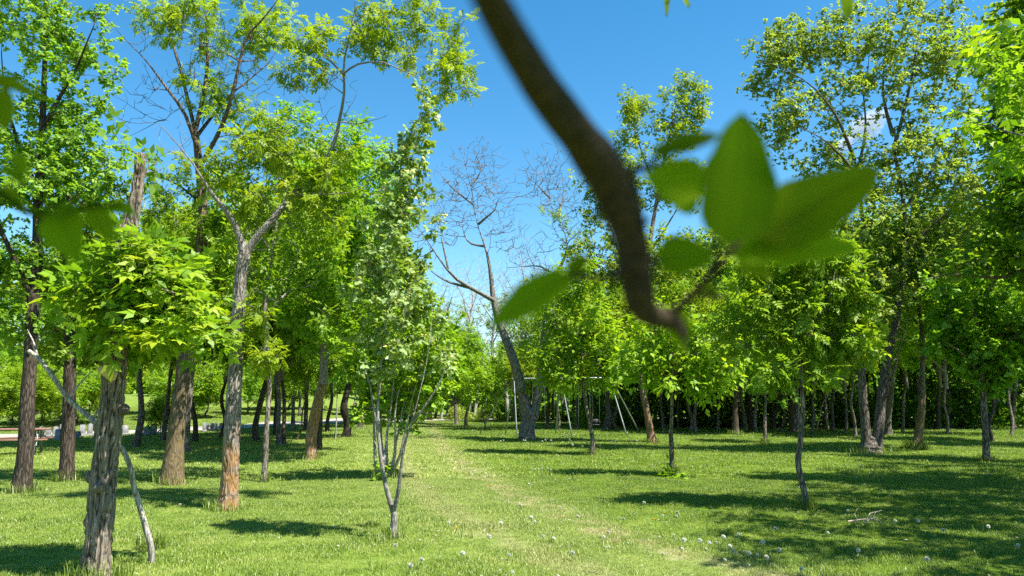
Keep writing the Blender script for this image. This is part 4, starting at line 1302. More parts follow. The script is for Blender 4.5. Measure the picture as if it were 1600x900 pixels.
for i, (u, v, w_, pr, s_, z_, bk) in enumerate(ROWS):
    S('wood_tree', u, v, w_, (u + 1, 600), pr, s_, z_, 'shaded slim trunk at the edge of the dark wood' + ', ' + nth(ROWS, ROWS[i]), bk, GR)

S('grove_tree', 107, 700, 9, (109, 585), 'round0', 1.0, 1.0, 'leafy tree directly behind the second tree from the left edge', 'bark_dark')
S('grove_tree', 170, 697, 9, (172, 585), 'round1', 1.0, 0.9, 'leafy tree directly behind the near broken tree', 'bark')
S('grove_tree', 272, 697, 9, (283, 585), 'round2', 1.0, 1.1, 'leafy tree directly behind the leaning brown tree', 'bark_dark')
S('grove_tree', 362, 694, 9, (366, 580), 'round0', 1.1, 1.1, 'leafy tree directly behind the lichen barked tree', 'bark_dark')
S('wood_tree', 1165, 672, 8, (1163, 590), 'tall1', 1.05, 1.05, 'tall pale leaved tree rising behind the near leaves at right', 'bark')
S('wood_tree', 1292, 671, 8, (1290, 580), 'tall1', 1.1, 1.05, 'tall pale leaved tree behind the crooked young tree', 'bark')
S('wood_tree', 1010, 668, 6, (1010, 590), 'round1', 1.0, 1.2, 'bright leafy tree hidden behind the leaning orange trunk', 'bark')
S('wood_tree', 1110, 669, 6, (1112, 590), 'round1', 1.0, 1.2, 'bright leafy tree behind the splintered young tree', 'bark')
ROWS = [(872, 672, 605, 'airy', 1.1, 1.2), (902, 668, 600, 'airy1', 1.2, 1.2), (962, 670, 605, 'airy', 1.2, 1.3), (1036, 673, 610, 'airy1', 1.1, 1.1), (1088, 676, 612, 'airy', 1.05, 1.1), (1122, 672, 605, 'airy1', 1.2, 1.3),
                                       (1182, 676, 610, 'airy', 1.1, 1.2), (1222, 674, 606, 'airy1', 1.2, 1.3), (1268, 676, 608, 'airy', 1.15, 1.2), (1302, 674, 605, 'airy1', 1.2, 1.4), (1322, 678, 606, 'airy', 1.0, 1.1), (1410, 676, 600, 'airy1', 1.1, 1.4), (1480, 678, 600, 'airy', 1.2, 1.4), (1580, 680, 600, 'airy1', 1.2, 1.4)]
for k, (u, v, tp_, pr, s_, z_) in enumerate(ROWS):
    S('wood_tree', u, v, 6, (u + 2, tp_), pr, s_, z_, 'slim tree with loose light green crown before the dark wood' + ', ' + nth(ROWS, ROWS[k]), 'bark', 'light green trees in front of the wood')
ROWS = ((690, 656, 590, 1.3, 1.5), (768, 654, 580, 1.5, 1.7), (812, 655, 570, 1.4, 1.9), (842, 654, 570, 1.4, 1.7), (880, 655, 575, 1.3, 1.6))
for k, (u, v, tp_, s_, z_) in enumerate(ROWS):
    S('far_tree', u, v, 6, (u + 3, tp_), 'bare', s_, z_, 'hazy bare grey tree behind the leafless twin trunked tree' + ', ' + nth(ROWS, ROWS[k]), 'bark_pale', 'bare grey trees in the centre')
rb_ = np.random.default_rng(29)
ROWS = ((5, 47), (30, 52), (52, 46), (78, 55), (100, 50), (132, 54), (150, 60), (275, 58), (300, 62), (330, 60), (392, 66), (420, 72), (455, 74), (505, 76))
for k, (u, yy) in enumerate(ROWS):
    x = (u - 800) / FPX * yy
    S('small_tree', u * 3, yy * 5, 5, float(rb_.uniform(.35, .8)), ['sap0', 'sap1', 'round1'][k % 3], float(rb_.uniform(1.3, 1.7)) * (.6 if k % 3 == 2 else 1), float(rb_.uniform(1.1, 1.5)) * (.6 if k % 3 == 2 else 1),
      'small bright bushy tree low behind the headstones, ' + nth(ROWS, ROWS[k]), 'bark', 'small trees behind the headstones', base=(x, yy, float(hgt(x, yy))))

# rows inside the wood behind, and the far side of the park
rr = np.random.default_rng(9)
for k in range(44):
    x = 6 + 46 * rr.random()
    y = 52 + 26 * rr.random() - 0.12 * x
    b = (x, y, float(hgt(x, y)))
    S('wood_tree', x * 10, y * 10, 7, float(rr.uniform(1.2, 2.6)), ['tall2', 'tall0', 'tall2', 'tall0', 'tall1'][k % 5], float(rr.uniform(1.15, 1.5)), float(rr.uniform(.95, 1.2)) * (1.35 if x > 15 else 1.0),
      'dark tree inside the wood at the back right', 'bark_dark', 'trees inside the dark wood', base=b)
for k in range(30):
    x = -60 + 62 * rr.random()
    y = 62 + 40 * rr.random()
    if -16 < x < -6 and y < 75:
        y += 20
    b = (x, y, float(hgt(x, y)))
    S('far_tree', x * 10, y * 10, 6, float(rr.uniform(0.8, 2.0)), ['round0', 'round1', 'sparse', 'tall1', 'round1', 'tall0'][k % 6], float(rr.uniform(.8, 1.15)), float(rr.uniform(.75, 1.0)),
      'far tree on the rise beyond the gravel road and headstones', 'bark', 'trees beyond the gravel road', base=b)
for k in range(22):
    x = -14 + 36 * rr.random()
    y = 66 + 34 * rr.random()
    b = (x, y, float(hgt(x, y)))
    S('far_tree', x * 10, y * 10, 6, float(rr.uniform(1.4, 2.6)), ['sparse', 'bare', 'round1', 'sparse', 'tall1'][k % 5], float(rr.uniform(.9, 1.15)), float(rr.uniform(.75, 0.95)),
      'far thin tree in the hazy grove at the end of the path', 'bark', 'thin trees at the end of the path', base=b)


def thicket(name, label, n, size, fx, fy, fz, mat, seed, tm='ovate4'):
    rng = np.random.default_rng(seed)
    x = fx(rng.random(n))
    y = fy(rng.random(n), x)
    top = fz(x, y)
    z = hgt(x, y) + top * rng.random(n) ** 0.8
    g = Geo()
    O = np.stack((x, y, z), -1)
    D = rng.normal(0, 1, (n, 3)) + (0, 0, -.2)
    place_sprays(g, tm, O, D, size * rng.uniform(.6, 1.3, n), 0.5 + 0.25 * np.sin(x * 1.3 + z * 2) + rng.normal(0, .15, n), rng, 0.7)
    tag(link(name, g.mesh(name, mat, False, tint=True)), label, 'undergrowth', kind='stuff')


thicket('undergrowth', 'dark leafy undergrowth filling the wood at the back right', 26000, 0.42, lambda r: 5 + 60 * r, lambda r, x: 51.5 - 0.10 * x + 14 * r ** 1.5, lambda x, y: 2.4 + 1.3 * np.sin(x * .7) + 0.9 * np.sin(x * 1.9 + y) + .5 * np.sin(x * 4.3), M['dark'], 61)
thicket('distant_treeline', 'far off band of trees closing the view behind the park', 60000, 1.5, lambda r: -170 + 330 * r, lambda r, x: 128 + 25 * r + 0.02 * np.abs(x), lambda x, y: 8.5 + 2.0 * np.sin(x * .11) + 1.6 * np.sin(x * .31 + 1) + 1.2 * np.sin(x * .83 + y), M['ash'], 62)
thicket('brush', 'tangle of low brush beyond the swing set', 5000, 0.30, lambda r: -6 + 16 * r, lambda r, x: 72 + 6 * r, lambda x, y: 1.0 + 0.5 * np.sin(x * 2.1), M['willow'], 63)

# ------------------------------------------------------------------ swing set
def swing_set():
    Ys = 39.5
    o = P(880, 680, Ys)
    o = np.array((o[0], Ys, float(hgt(o[0], Ys))))
    root = tree_root('swing_set', o, 'pale metal swing set with three leg frames among the trees', 'swing set')
    zt = P(880, 592, Ys)[2]
    xl, xm, xr = P(803, 592, Ys)[0], P(877, 592, Ys)[0], P(953, 592, Ys)[0]

    def bar(nm, a, b_, r):
        g_ = Geo()
        a, b_ = np.asarray(a, float), np.asarray(b_, float)
        tube(g_, np.stack([a + (b_ - a) * t for t in np.linspace(0, 1, 5)]), [r] * 5, 10)
        return link(nm, g_.mesh(nm, M['steel'], True, o), root)
    z0 = o[2]
    bar('top_bar', (xl - .1, Ys, zt), (xr + .1, Ys, zt + .05), 0.05)

    def leg(x, dx, dy):
        zg = float(hgt(x + dx, Ys + dy)) - 0.05
        bar('leg', (x, Ys + (0.03 if dy > 0 else -0.03), zt - 0.04), (x + dx, Ys + dy, zg), 0.034)
    leg(xl, 0.15, -1.1)
    leg(xl - .1, -1.75, 1.3)
    leg(xl - .05, -0.4, 1.2)
    leg(xm, 0.45, -1.1)
    leg(xm - .05, -0.2, 1.3)
    leg(xr, 0.65, -1.1)
    leg(xr + .08, 1.65, 1.3)
    for k, x in enumerate((xl, xm, xr)):
        g_ = Geo()
        box(g_, (0.16, 0.18, 0.16), (x, Ys, zt - .02), bevel=0.03)
        link('bracket', g_.mesh('bracket', M['steel'], False, o), root)
    for (x, low, seat) in ((0.5 * (xl + xm) - .5, .5, 0), (0.5 * (xl + xm) + .6, .5, 0), (P(897, 680, Ys)[0], .32, 0), (P(930, 680, Ys)[0], .55, 1)):
        for s in (-1, 1):
            g_ = Geo()
            tube(g_, np.array([(x + s * .25, Ys, zt - .04), (x + s * .24, Ys, z0 + low + .9), (x + s * .23, Ys, z0 + low + .16)]), [.008] * 3, 5)
            link('chain', g_.mesh('chain', M['steel'], True, o), root)
        g_ = Geo()
        if seat == 0:
            q = np.linspace(-1, 1, 13)
            for sgn in (1,):
                top = np.stack((x + .23 * q, np.full(13, Ys), z0 + low - 0.02 + .18 * q ** 2), -1)
                V = np.concatenate([top + (0, -.07, 0), top + (0, .07, 0), top + (0, .07, -.015), top + (0, -.07, -.015)])
                F = [(a * 13 + i, a * 13 + i + 1, ((a + 1) % 4) * 13 + i + 1, ((a + 1) % 4) * 13 + i) for a in range(4) for i in range(12)]
                g_.add(V, F)
        else:
            box(g_, (.46, .30, .05), (x, Ys, z0 + low), bevel=.015)
            box(g_, (.46, .04, .26), (x, Ys + .14, z0 + low + .15), bevel=.012)
            box(g_, (.04, .30, .18), (x - .22, Ys, z0 + low + .11), bevel=.012)
            box(g_, (.04, .30, .18), (x + .22, Ys, z0 + low + .11), bevel=.012)
        link('swing_seat', g_.mesh('swing_seat', M['black'], True, o), root)


swing_set()
# dark hollow in the thick pale trunk behind the swings
# ------------------------------------------------------------------ picnic table
def picnic_table():
    b = P(18, 712, 24.0)
    b = np.array((b[0], 24.0, float(hgt(b[0], 24.0))))
    root = tree_root('picnic_table', b, 'red brown plank picnic table on a grey pipe frame at the left edge', 'picnic table')
    root.rotation_euler = (0, 0, math.radians(24))

    def plank(nm, y, z, wd):
        g_ = Geo()
        box(g_, (2.0, wd, 0.045), (0, y, z), bevel=.006)
        link(nm, g_.mesh(nm, M['redwood'], False), root)
    for k in range(5):
        plank('top_plank', -0.32 + k * .16, 0.76, .145)
    for s in (-1, 1):
        for k in range(2):
            plank('bench_plank', s * (.66 + k * .15), 0.46, .135)
    for x in (-.68, .68):
        g_ = Geo()
        for s in (-1, 1):
            tube(g_, catmull([(x, s * .82, 0.02), (x, s * .60, .04), (x, s * .44, .36), (x, s * .26, .72)], 12), [.024] * 12, 8)
        tube(g_, np.array([(x, -.80, .425), (x, 0, .425), (x, .80, .425)]), [.022] * 3, 8)
        tube(g_, np.array([(x, -.38, .725), (x, 0, .725), (x, .38, .725)]), [.022] * 3, 8)
        for s in (-1, 1):
            tube(g_, np.array([(x, s * .80, .43), (x, s * .80, .2), (x, s * .80, .02)]), [.022] * 3, 8)
        link('pipe_frame', g_.mesh('pipe_frame', M['steel']), root)


picnic_table()

# ------------------------------------------------------------------ headstones beyond the road
def headstone(u, v, hpx, wpx, kind, label, mat='stone', group='headstones beyond the gravel road'):
    b = G(u, v)
    h, wd = hpx * pxm(b[1]) * .85, wpx * pxm(b[1]) * .75
    root = tree_root('headstone', b, label, 'headstone', group)
    root.rotation_euler = (0, 0, random.Random(u).uniform(-.25, .25))
    g_ = Geo()
    box(g_, (wd * 1.3, .32, .14), (0, 0, .05), bevel=.02)
    link('plinth', g_.mesh('plinth', M[mat], False), root)
    g_ = Geo()
    n = 9
    xs = np.linspace(-1, 1, n)
    tp = h - (0.18 * h * xs ** 2 if kind == 0 else (0.05 * h * np.abs(xs) ** 6))
    V = []
    for yy in (-.08, .08):
        V += [(x * wd / 2, yy, .12) for x in xs] + [(x * wd / 2, yy, t) for x, t in zip(xs, tp)]
    F = []
    for i in range(n - 1):
        F += [(i, i + 1, n + i + 1, n + i), (2 * n + i + 1, 2 * n + i, 3 * n + i, 3 * n + i + 1), (n + i, n + i + 1, 3 * n + i + 1, 3 * n + i)]
    F += [(0, n, 3 * n, 2 * n), (n - 1, 3 * n - 1, 4 * n - 1, 2 * n - 1)]
    g_.add(V, F)
    link('slab', g_.mesh('slab', M[mat], False), root)


hl = 'small pale headstone in the row beyond the gravel road'
ROWS = ((64, 684, 20, 9, 0), (75, 683, 17, 8, 1), (86, 682, 18, 9, 0), (97, 682, 22, 9, 1), (128, 681, 20, 10, 1), (140, 681, 22, 9, 0), (182, 678, 16, 8, 1), (319, 675, 17, 5, 1), (324, 674, 14, 5, 0), (331, 674, 15, 6, 1), (337, 673, 14, 5, 1), (345, 672, 13, 6, 0), (262, 676, 16, 7, 0), (52, 685, 16, 8, 1))
for row in ROWS:
    u, v, h_, w_, k = row
    headstone(u, v, h_, w_, k, hl + ', ' + nth(ROWS, row))
headstone(121, 686, 14, 10, 1, 'low wide pale headstone nearest the gravel road')
headstone(91, 688, 20, 12, 1, 'dark grey headstone among the pale ones', 'stone2')
headstone(195, 680, 18, 11, 0, 'dark headstone just right of the near broken tree', 'stone2')
headstone(230, 680, 16, 15, 0, 'wide rounded headstone left of the pale bush')
headstone(240, 679, 20, 11, 0, 'taller rounded headstone beside the pale bush')
S('flowering_bush', 251, 681, 3, (251, 672), 'sap0', 0.55, 0.6, 'pale bush beside the rounded headstones', 'bark', cat='bush')

# ------------------------------------------------------------------ small things in the grass
PB = []
for k in range(3):
    rg = np.random.default_rng(90 + k)
    gs = Geo()
    tube(gs, catmull([(0, 0, -.01), (.004 * k, .004, .06), (.012, 0, .115)], 6), [.0035] * 6, 5)
    gp = Geo()
    n = 90
    d = norm(rg.normal(0, 1, (n, 3)))
    ct = np.array((.012, 0, .12))
    u_ = norm(np.cross(d, (0.3, .5, .8)))
    v_ = np.cross(d, u_)
    for q in range(2):
        s_ = u_ if q == 0 else v_
        V = np.stack((ct + d * .003 + 0 * s_, ct + d * .027 + s_ * .008, ct + d * .027 - s_ * .008), 1).reshape(-1, 3)
        gp.add(V, F3=np.arange(n * 3).reshape(-1, 3))
    gy = Geo()
    n = 60
    a = rg.uniform(0, 6.28, n)
    tl = rg.uniform(.1, 1.2, n)
    d = np.stack((np.cos(a) * np.sin(tl), np.sin(a) * np.sin(tl), np.cos(tl)), -1)
    s_ = norm(np.cross(d, (0, 0, 1.0))) * .004
    V = np.stack((ct + 0 * d - s_, ct + 0 * d + s_, ct + d * .021 + s_, ct + d * .021 - s_), 1).reshape(-1, 3)
    gy.add(V, np.arange(n * 4).reshape(-1, 4))
    PB.append((gs.mesh('stem', M['stem']), gp.mesh('seed_head', M['puff'], False), gy.mesh('flower', M['yellow'], False)))


def dandelion(x, y, s, yellow=False, i=0):
    root = tree_root('dandelion', (x, y, float(hgt(x, y))), 'yellow dandelion flower in the mown grass' if yellow else 'white dandelion seed head in the mown grass', 'dandelion',
                     'yellow dandelions' if yellow else 'dandelion seed heads')
    root.rotation_euler = (0.15 * math.sin(i * 3.1), 0.15 * math.cos(i * 5.3), i * 1.7)
    root.scale = (s, s, s)
    a, b_, c_ = PB[i % 3]
    link('stem', a, root)
    link('flower' if yellow else 'seed_head', c_ if yellow else b_, root)


rd = random.Random(12)
spots = [(1397, 819), (1437, 820), (1450, 884), (1325, 800), (1036, 808), (1058, 811), (1060, 803), (1190, 855), (1155, 843), (1145, 870), (1108, 856), (1140, 862), (1165, 868), (1175, 872), (1182, 873), (1130, 848), (1120, 852), (1200, 882), (1250, 895), (1215, 868),
         (953, 836), (945, 845), (1070, 853), (1065, 862), (1037, 870), (1095, 853), (825, 758), (793, 785), (812, 795), (832, 816), (836, 818), (866, 848), (742, 735), (738, 742), (735, 738), (770, 730), (846, 733), (855, 731), (862, 733), (838, 735), (1017, 730), (1018, 726), (890, 750),
         (620, 860), (655, 882), (793, 872), (726, 874), (766, 848), (783, 826), (893, 873), (1475, 833), (1590, 858), (1545, 830), (640, 895), (700, 820), (850, 843), (975, 815), (905, 812), (1006, 790), (1340, 868), (1295, 836), (1212, 834)]
for i, (u, v) in enumerate(spots):
    p = G(u, v + 6)
    dandelion(p[0], p[1], rd.uniform(.6, .95), False, i)
for i in range(70):   # along the worn strip
    y = 7.2 + 22 * rd.random() ** 1.6
    x = -0.49 - .102 * y + 29 / y + rd.gauss(.15, .35) if rd.random() < .6 else rd.uniform(-.25, .62) * y
    dandelion(x, y, rd.uniform(.35, .65), False, i)
for i in range(40):
    y = 26 + 14 * rd.random()
    dandelion(rd.uniform(-.02, .16) * y, y, rd.uniform(.9, 1.3), False, i)
for i, (u, v) in enumerate(((709, 840), (989, 808), (1025, 825), (1222, 701), (766, 768), (1362, 806), (560, 700))):
    p = G(u, v + 4)
    dandelion(p[0], p[1], 1.1, True, i)


def stick(u0, v0, u1, v1, r, label, dz=0.03):
    a, b_ = G(u0, v0), G(u1, v1)
    g_ = Geo()
    m = 0.5 * (a + b_) + np.array((.03, .05, dz + .03))
    tube(g_, catmull([a + (0, 0, dz), m, b_ + (0, 0, dz)], 9), np.linspace(r, r * .5, 9), 6)
    tube(g_, np.array([m, m + (.08, .1, .06), m + (.2, .16, .08)]), [r * .5, r * .4, r * .2], 5)
    tag(link('fallen_stick', g_.mesh('fallen_stick', M['straw'], True, a), loc=a), label, 'stick')


stick(1325, 821, 1385, 823, .013, 'longest dry stick lying in the grass right of the crooked young tree', .05)
stick(1350, 826, 1378, 819, .010, 'short dry stick crossing the longest stick in the grass', .07)
stick(1331, 812, 1340, 824, .007, 'thin dry stick poking up at the left end of the longest stick', .08)

# longer grass at the feet of the trunks
def foot_grass():
    rng = np.random.default_rng(70)
    g_ = Geo()
    feet = [(NB[0], NB[1], .26, 260, .16)] + [(*G(u, v)[:2], r, n, h_) for u, v, r, n, h_ in (
        (34, 770, .28, 200, .2), (103, 752, .25, 200, .22), (268, 757, .3, 200, .2), (355, 797, .3, 240, .16), (236, 858, .14, 140, .2), (613, 841, .14, 120, .16), (413, 754, .1, 90, .2), (487, 718, .25, 160, .22), (604, 748, .3, 160, .2),
        (824, 688, .6, 160, .2), (1018, 693, .3, 140, .22), (924, 712, .15, 100, .25), (1050, 746, .16, 150, .25), (1261, 797, .16, 170, .2), (1361, 710, .7, 240, .25), (1430, 702, .4, 220, .35), (1541, 723, .25, 160, .22), (1195, 693, .2, 100, .25), (1150, 679, .4, 140, .25))]
    rw = random.Random(44)
    for k in range(130):
        yy = 6.6 + 22 * rw.random() ** 1.4
        xx = rw.uniform(-.66, .66) * yy
        feet.append((xx, yy, rw.uniform(.04, .11), rw.randint(8, 20), rw.uniform(.06, .11)))
    for x0, y0, r, n, H in feet:
        n = int(n * 1.6)
        a = rng.uniform(0, 6.28, n)
        d_ = r * (0.55 + 0.6 * rng.random(n) ** 1.5)
        x, y = x0 + np.cos(a) * d_, y0 + np.sin(a) * d_
        p = np.stack((x, y, hgt(x, y) - .005), -1)
        b_ = rng.uniform(0, 6.28, n)
        q = np.stack((np.cos(b_), np.sin(b_), 0 * b_), -1)
        wd = np.stack((-q[:, 1], q[:, 0], 0 * b_), -1) * (0.003 + 0.00012 * y0)
        h_ = (1.35 * H * rng.uniform(.3, 1.1, n))[:, None]
        ln = rng.uniform(.1, .7, (n, 1))
        m = p + q * h_ * ln * .35 + np.array((0, 0, 1)) * h_ * .6
        t = p + q * h_ * ln + np.array((0, 0, 1)) * h_ * (1 - .35 * ln)
        V = np.stack((p - wd, p + wd, m + wd * .7, m - wd * .7, t), 1).reshape(-1, 3)
        k = np.arange(n)[:, None] * 5
        g_.add(V, k + np.array((0, 1, 2, 3)), k + np.array((3, 2, 4)), tint=np.repeat(rng.random(n) * .7, 5))
    tag(link('unmown_grass', g_.mesh('unmown_grass', M['blade'], False, tint=True)), 'longer grass left standing round the feet of the trunks', 'grass', kind='stuff')


foot_grass()


def leaf_litter():
    rng = np.random.default_rng(71)
    n = 900
    y = 6.4 + 20 * rng.random(n) ** 1.5
    x = rng.uniform(-.68, .68, n) * y
    for k, (u, v) in enumerate(((150, 905), (355, 797), (268, 757), (613, 841), (1261, 797), (1050, 746), (34, 770))):
        c_ = G(u, min(v, 898))
        m = slice(k * 45, k * 45 + 45)
        x[m], y[m] = c_[0] + rng.normal(0, .45, 45), c_[1] + rng.normal(0, .45, 45)
    O = np.stack((x, y, hgt(x, y) + rng.uniform(.015, .05, n)), -1)
    g_ = Geo()
    d = norm(np.stack((rng.normal(0, 1, n), rng.normal(0, 1, n), rng.normal(0, .25, n)), -1))
    sd = norm(np.cross(d, np.array((0, 0, 1.0)) + rng.normal(0, .3, (n, 3))))
    L = rng.uniform(.025, .06, (n, 1))
    W_ = L * rng.uniform(.12, .5, (n, 1))
    V = np.stack((O, O + d * L * .45 + sd * W_ * .5, O + d * L, O + d * L * .45 - sd * W_ * .5), 1)
    g_.add(V.reshape(-1, 3), np.arange(n * 4).reshape(-1, 4))
    tag(link('leaf_litter', g_.mesh('leaf_litter', M['straw'], False)), 'dry leaf bits scattered over the lawn', 'leaf litter', kind='stuff')


leaf_litter()

# ------------------------------------------------------------------ out-of-focus branch right in front of the camera
def leaf_blade(geo, B, T, wd, nrm, tip=0.12, curl=0.08, seed=0, tint=None):
    """one broad pointed leaf from B to T"""
    B, T = np.asarray(B, float), np.asarray(T, float)
    ax = T - B
    L = np.linalg.norm(ax)
    x = ax / L
    z = nrm - x * np.dot(nrm, x)
    z = z / np.linalg.norm(z)
    y = np.cross(z, x)
    nu, nv = 14, 7
    s = np.linspace(0, 1, nu)
    wprof = np.sin(np.pi * np.clip(s, 0, 1) ** 0.70) ** 0.62
    wprof = wprof * (1 - 0.25 * s) + 0.0
    wprof /= wprof.max()
    q = np.linspace(-1, 1, nv)
    rng = np.random.default_rng(seed)
    edge = 1 + 0.05 * rng.normal(0, 1, nu)
    V = B + x * (s * L)[:, None, None] + y * (q[None, :] * (wprof * edge)[:, None] * wd * .5)[..., None] + z * ((np.abs(q)[None, :] * wprof[:, None] * wd * 0.16) - (curl * L * (s ** 2))[:, None] + 0.03 * L * np.sin(s * 6 + seed)[:, None] * q[None, :])[..., None]
    i = np.arange(nu - 1)[:, None] * nv + np.arange(nv - 1)[None]
    geo.add(V.reshape(-1, 3), np.stack((i, i + 1, i + nv + 1, i + nv), -1).reshape(-1, 4), tint=(0.3 + .4 * rng.random()) if tint is None else tint)
    tube(geo, np.array([B - x * L * .02 - z * .0006, B + x * L * .5 - z * (.0006 + curl * L * .25), B + x * L * .97 - z * curl * L * .94]), [L * .010, L * .007, L * .002], 5, tint=.9)


def near_branch_tree():
    base = np.array((1.5, -2.2, 0.0))
    base[2] = float(hgt(base[0], base[1]))
    root = tree_root('near_tree', base, 'tree beside the camera whose blurred brown branch with broad green leaves hangs across the view', 'tree')
    t = Tree(101)
    t.limb([base - (0, 0, .05), base + (.02, .05, 1.2), base + (-.05, .1, 2.6), base + (-.1, .1, 4.2), base + (0, .1, 6.0)], [.13, .11, .095, .07, .03], segs=12, nodes_from=.5)
    t.limb([base + (-.05, .1, 2.6), base + (-.7, .7, 3.8), base + (-1.3, 1.0, 4.8)], [.05, .015])
    t.limb([base + (-.05, .1, 3.0), base + (.7, .6, 4.0), base + (1.4, 1.0, 4.8)], [.05, .015])
    rng = t.rng
    c = norm(rng.normal(0, 1, (100, 3))) * rng.random((100, 1)) ** .4 * np.array((2.1, 1.5, 1.3)) + np.array((0.9, -1.3, 4.9))
    t.attach(c, rb=.004)
    link('trunk', t.bark_geo().mesh('trunk', M['bark'], True, base), root)
    tag(link('crown', t.leaves('ovate', 0.17, 0.36, 6, 6).mesh('crown', M['ash'], False, base, tint=True), root), kind='stuff')
    # the branch
    px = [(736, -70, 0.21, 57.6), (757, -20, 0.235, 63.0), (791, 45, 0.262, 64.8), (830, 110, 0.285, 63.9), (868, 165, 0.31, 66.6), (905, 214, 0.335, 64.8), (938, 258, 0.358, 72.0), (961, 296, 0.37, 75.6), (975, 336, 0.377, 64.8), (985, 378, 0.384, 55.8), (993, 420, 0.39, 51.3), (998, 455, 0.396, 50.4), (1005, 482, 0.403, 45.0), (1028, 495, 0.41, 36.0), (1052, 503, 0.416, 27.0), (1068, 520, 0.4225, 16.2)]
    q0, q1 = P(736, -70, .21), P(757, -20, .235)
    dd = norm(q0 - q1)
    pts = [base + (-.08, .1, 2.9)] + [q0 + dd * k + np.array((k * k * 1.2, -.5 * k * k - .1 * k, .1 * k)) for k in (.9, .6, .38, .22, .12, .06, .025)]
    rad = [.022, .019, .015, .012, .0095, .008, .0068, .0062]
    for u, v, y, w_ in px:
        pts.append(P(u, v, y))
        rad.append(w_ * .5 * pxm(y))
    n = 110
    c = catmull(np.array(pts), n)
    r = np.interp(np.linspace(0, len(pts) - 1, n), np.arange(len(pts)), rad)
    rg = np.random.default_rng(5)
    th = (np.arange(20) / 20)[None] + np.zeros((n, 1))
    zz = np.linspace(0, 30, n)[:, None] + np.zeros((1, 20))
    g_ = Geo()
    tube(g_, c, r, 20, mod=0.93 + .14 * pnoise(th, zz, 5, 1, rg))
    # side buds and leaf stalks
    def stalk(uvy, r0, r1):
        q = catmull(np.array([P(a[0], a[1], a[2] * 1.3) for a in uvy]), 12)
        tube(g_, q, np.linspace(r0, r1, 12) * 1.3, 7)
    stalk([(985, 425, .30), (965, 428, .295), (940, 436, .29), (905, 432, .288), (890, 433, .286)], .0022, .0009)
    stalk([(1040, 498, .318), (1062, 480, .315), (1085, 458, .31), (1110, 430, .305), (1140, 395, .30), (1165, 370, .30)], .0022, .0010)
    stalk([(1050, 503, .32), (1065, 520, .32), (1075, 545, .32)], .0020, .0008)
    stalk([(975, 275, .28), (1005, 262, .275), (1030, 255, .275)], .0020, .0009)
    stalk([(960, 300, .285), (945, 297, .285), (930, 295, .285)], .0016, .0007)
    stalk([(1000, 400, .30), (1018, 405, .297), (1030, 406, .295)], .0016, .0008)
    stalk([(962, 300, .285), (950, 318, .283), (938, 328, .282), (928, 342, .28)], .0015, .0006)
    stalk([(978, 345, .29), (992, 352, .287), (1006, 349, .285), (1016, 340, .284)], .0017, .0008)
    stalk([(1085, 458, .31), (1096, 462, .308), (1112, 458, .306), (1126, 466, .305)], .0013, .0006)
    stalk([(1000, 470, .31), (985, 478, .308), (975, 490, .307)], .0018, .0009)
    br = link('branch', g_.mesh('branch', M['branch_near'], True, base), root)
    br['label'] = 'blurred brown branch hanging across the top centre'
    L = [  # base px, tip px, width px, normal
        ((1132, 382, .292), (1168, 172, .285), 138, (0.3, -1, .15)),
        ((1186, 374, .300), (1385, 253, .310), 108, (0.1, -1, .3)),
        ((1135, 392, .303), (1348, 380, .315), 76, (-.1, -1, .3)),
        ((1095, 305, .300), (1010, 272, .292), 96, (0.1, -1, .1)),
        ((1018, 246, .288), (1128, 204, .282), 44, (.1, -.9, .6)),
        ((1026, 404, .300), (1120, 398, .296), 66, (0, -1, .25)),
        ((1045, 478, .318), (1078, 556, .326), 44, (.3, -1, 0)),
        ((893, 430, .286), (762, 506, .282), 64, (-.1, -.9, .45)),
        ((888, 430, .288), (918, 398, .288), 30, (0, -1, .2)),
        ((955, 296, .288), (918, 292, .29), 28, (0, -1, .4)),
        ((965, 330, .292), (925, 345, .292), 20, (0, -1, .4)),
        ((1095, 445, .309), (1130, 470, .309), 22, (0, -1, .2)),
        ((1145, 396, .310), (1216, 433, .318), 50, (0.1, -.9, .3)),
    ]
    for i, (B, T, w_, nm) in enumerate(L):
        g_ = Geo()
        leaf_blade(g_, P(B[0], B[1], B[2] * 1.3), P(T[0], T[1], T[2] * 1.3), w_ * pxm(B[2] * 1.3), np.array(nm), seed=i, tint=(.10, .50, .6, .8, .2, .25, .6, .35, .2, .2, .4, .2, .6)[i])
        link('leaf', g_.mesh('leaf', M['near'], True, base, tint=True), br)
    # leaf tips hanging into the top edge from the same crown, a little further out
    for k, (u, v, y, tu, tv, w_) in enumerate(((1040, -14, 1.1, 1043, 24, 12), (1062, -10, 1.1, 1078, 10, 14), (1318, -22, 1.1, 1326, 27, 26), (1345, -12, 1.15, 1352, 8, 12))):
        g_ = Geo()
        B = P(u, v, y)
        q = catmull(np.array([B + (0.02, -.3, .5), B + (.01, -.1, .16), B]), 10)
        tube(g_, q, np.linspace(.002, .0008, 10), 5, tint=.3)
        leaf_blade(g_, B, P(tu, tv, y - .01), w_ * pxm(y), np.array((.2, -.9, .3)), seed=20 + k)
        link('leaf', g_.mesh('leaf', M['near'], True, base, tint=True), root)
    return root


near_branch_tree()


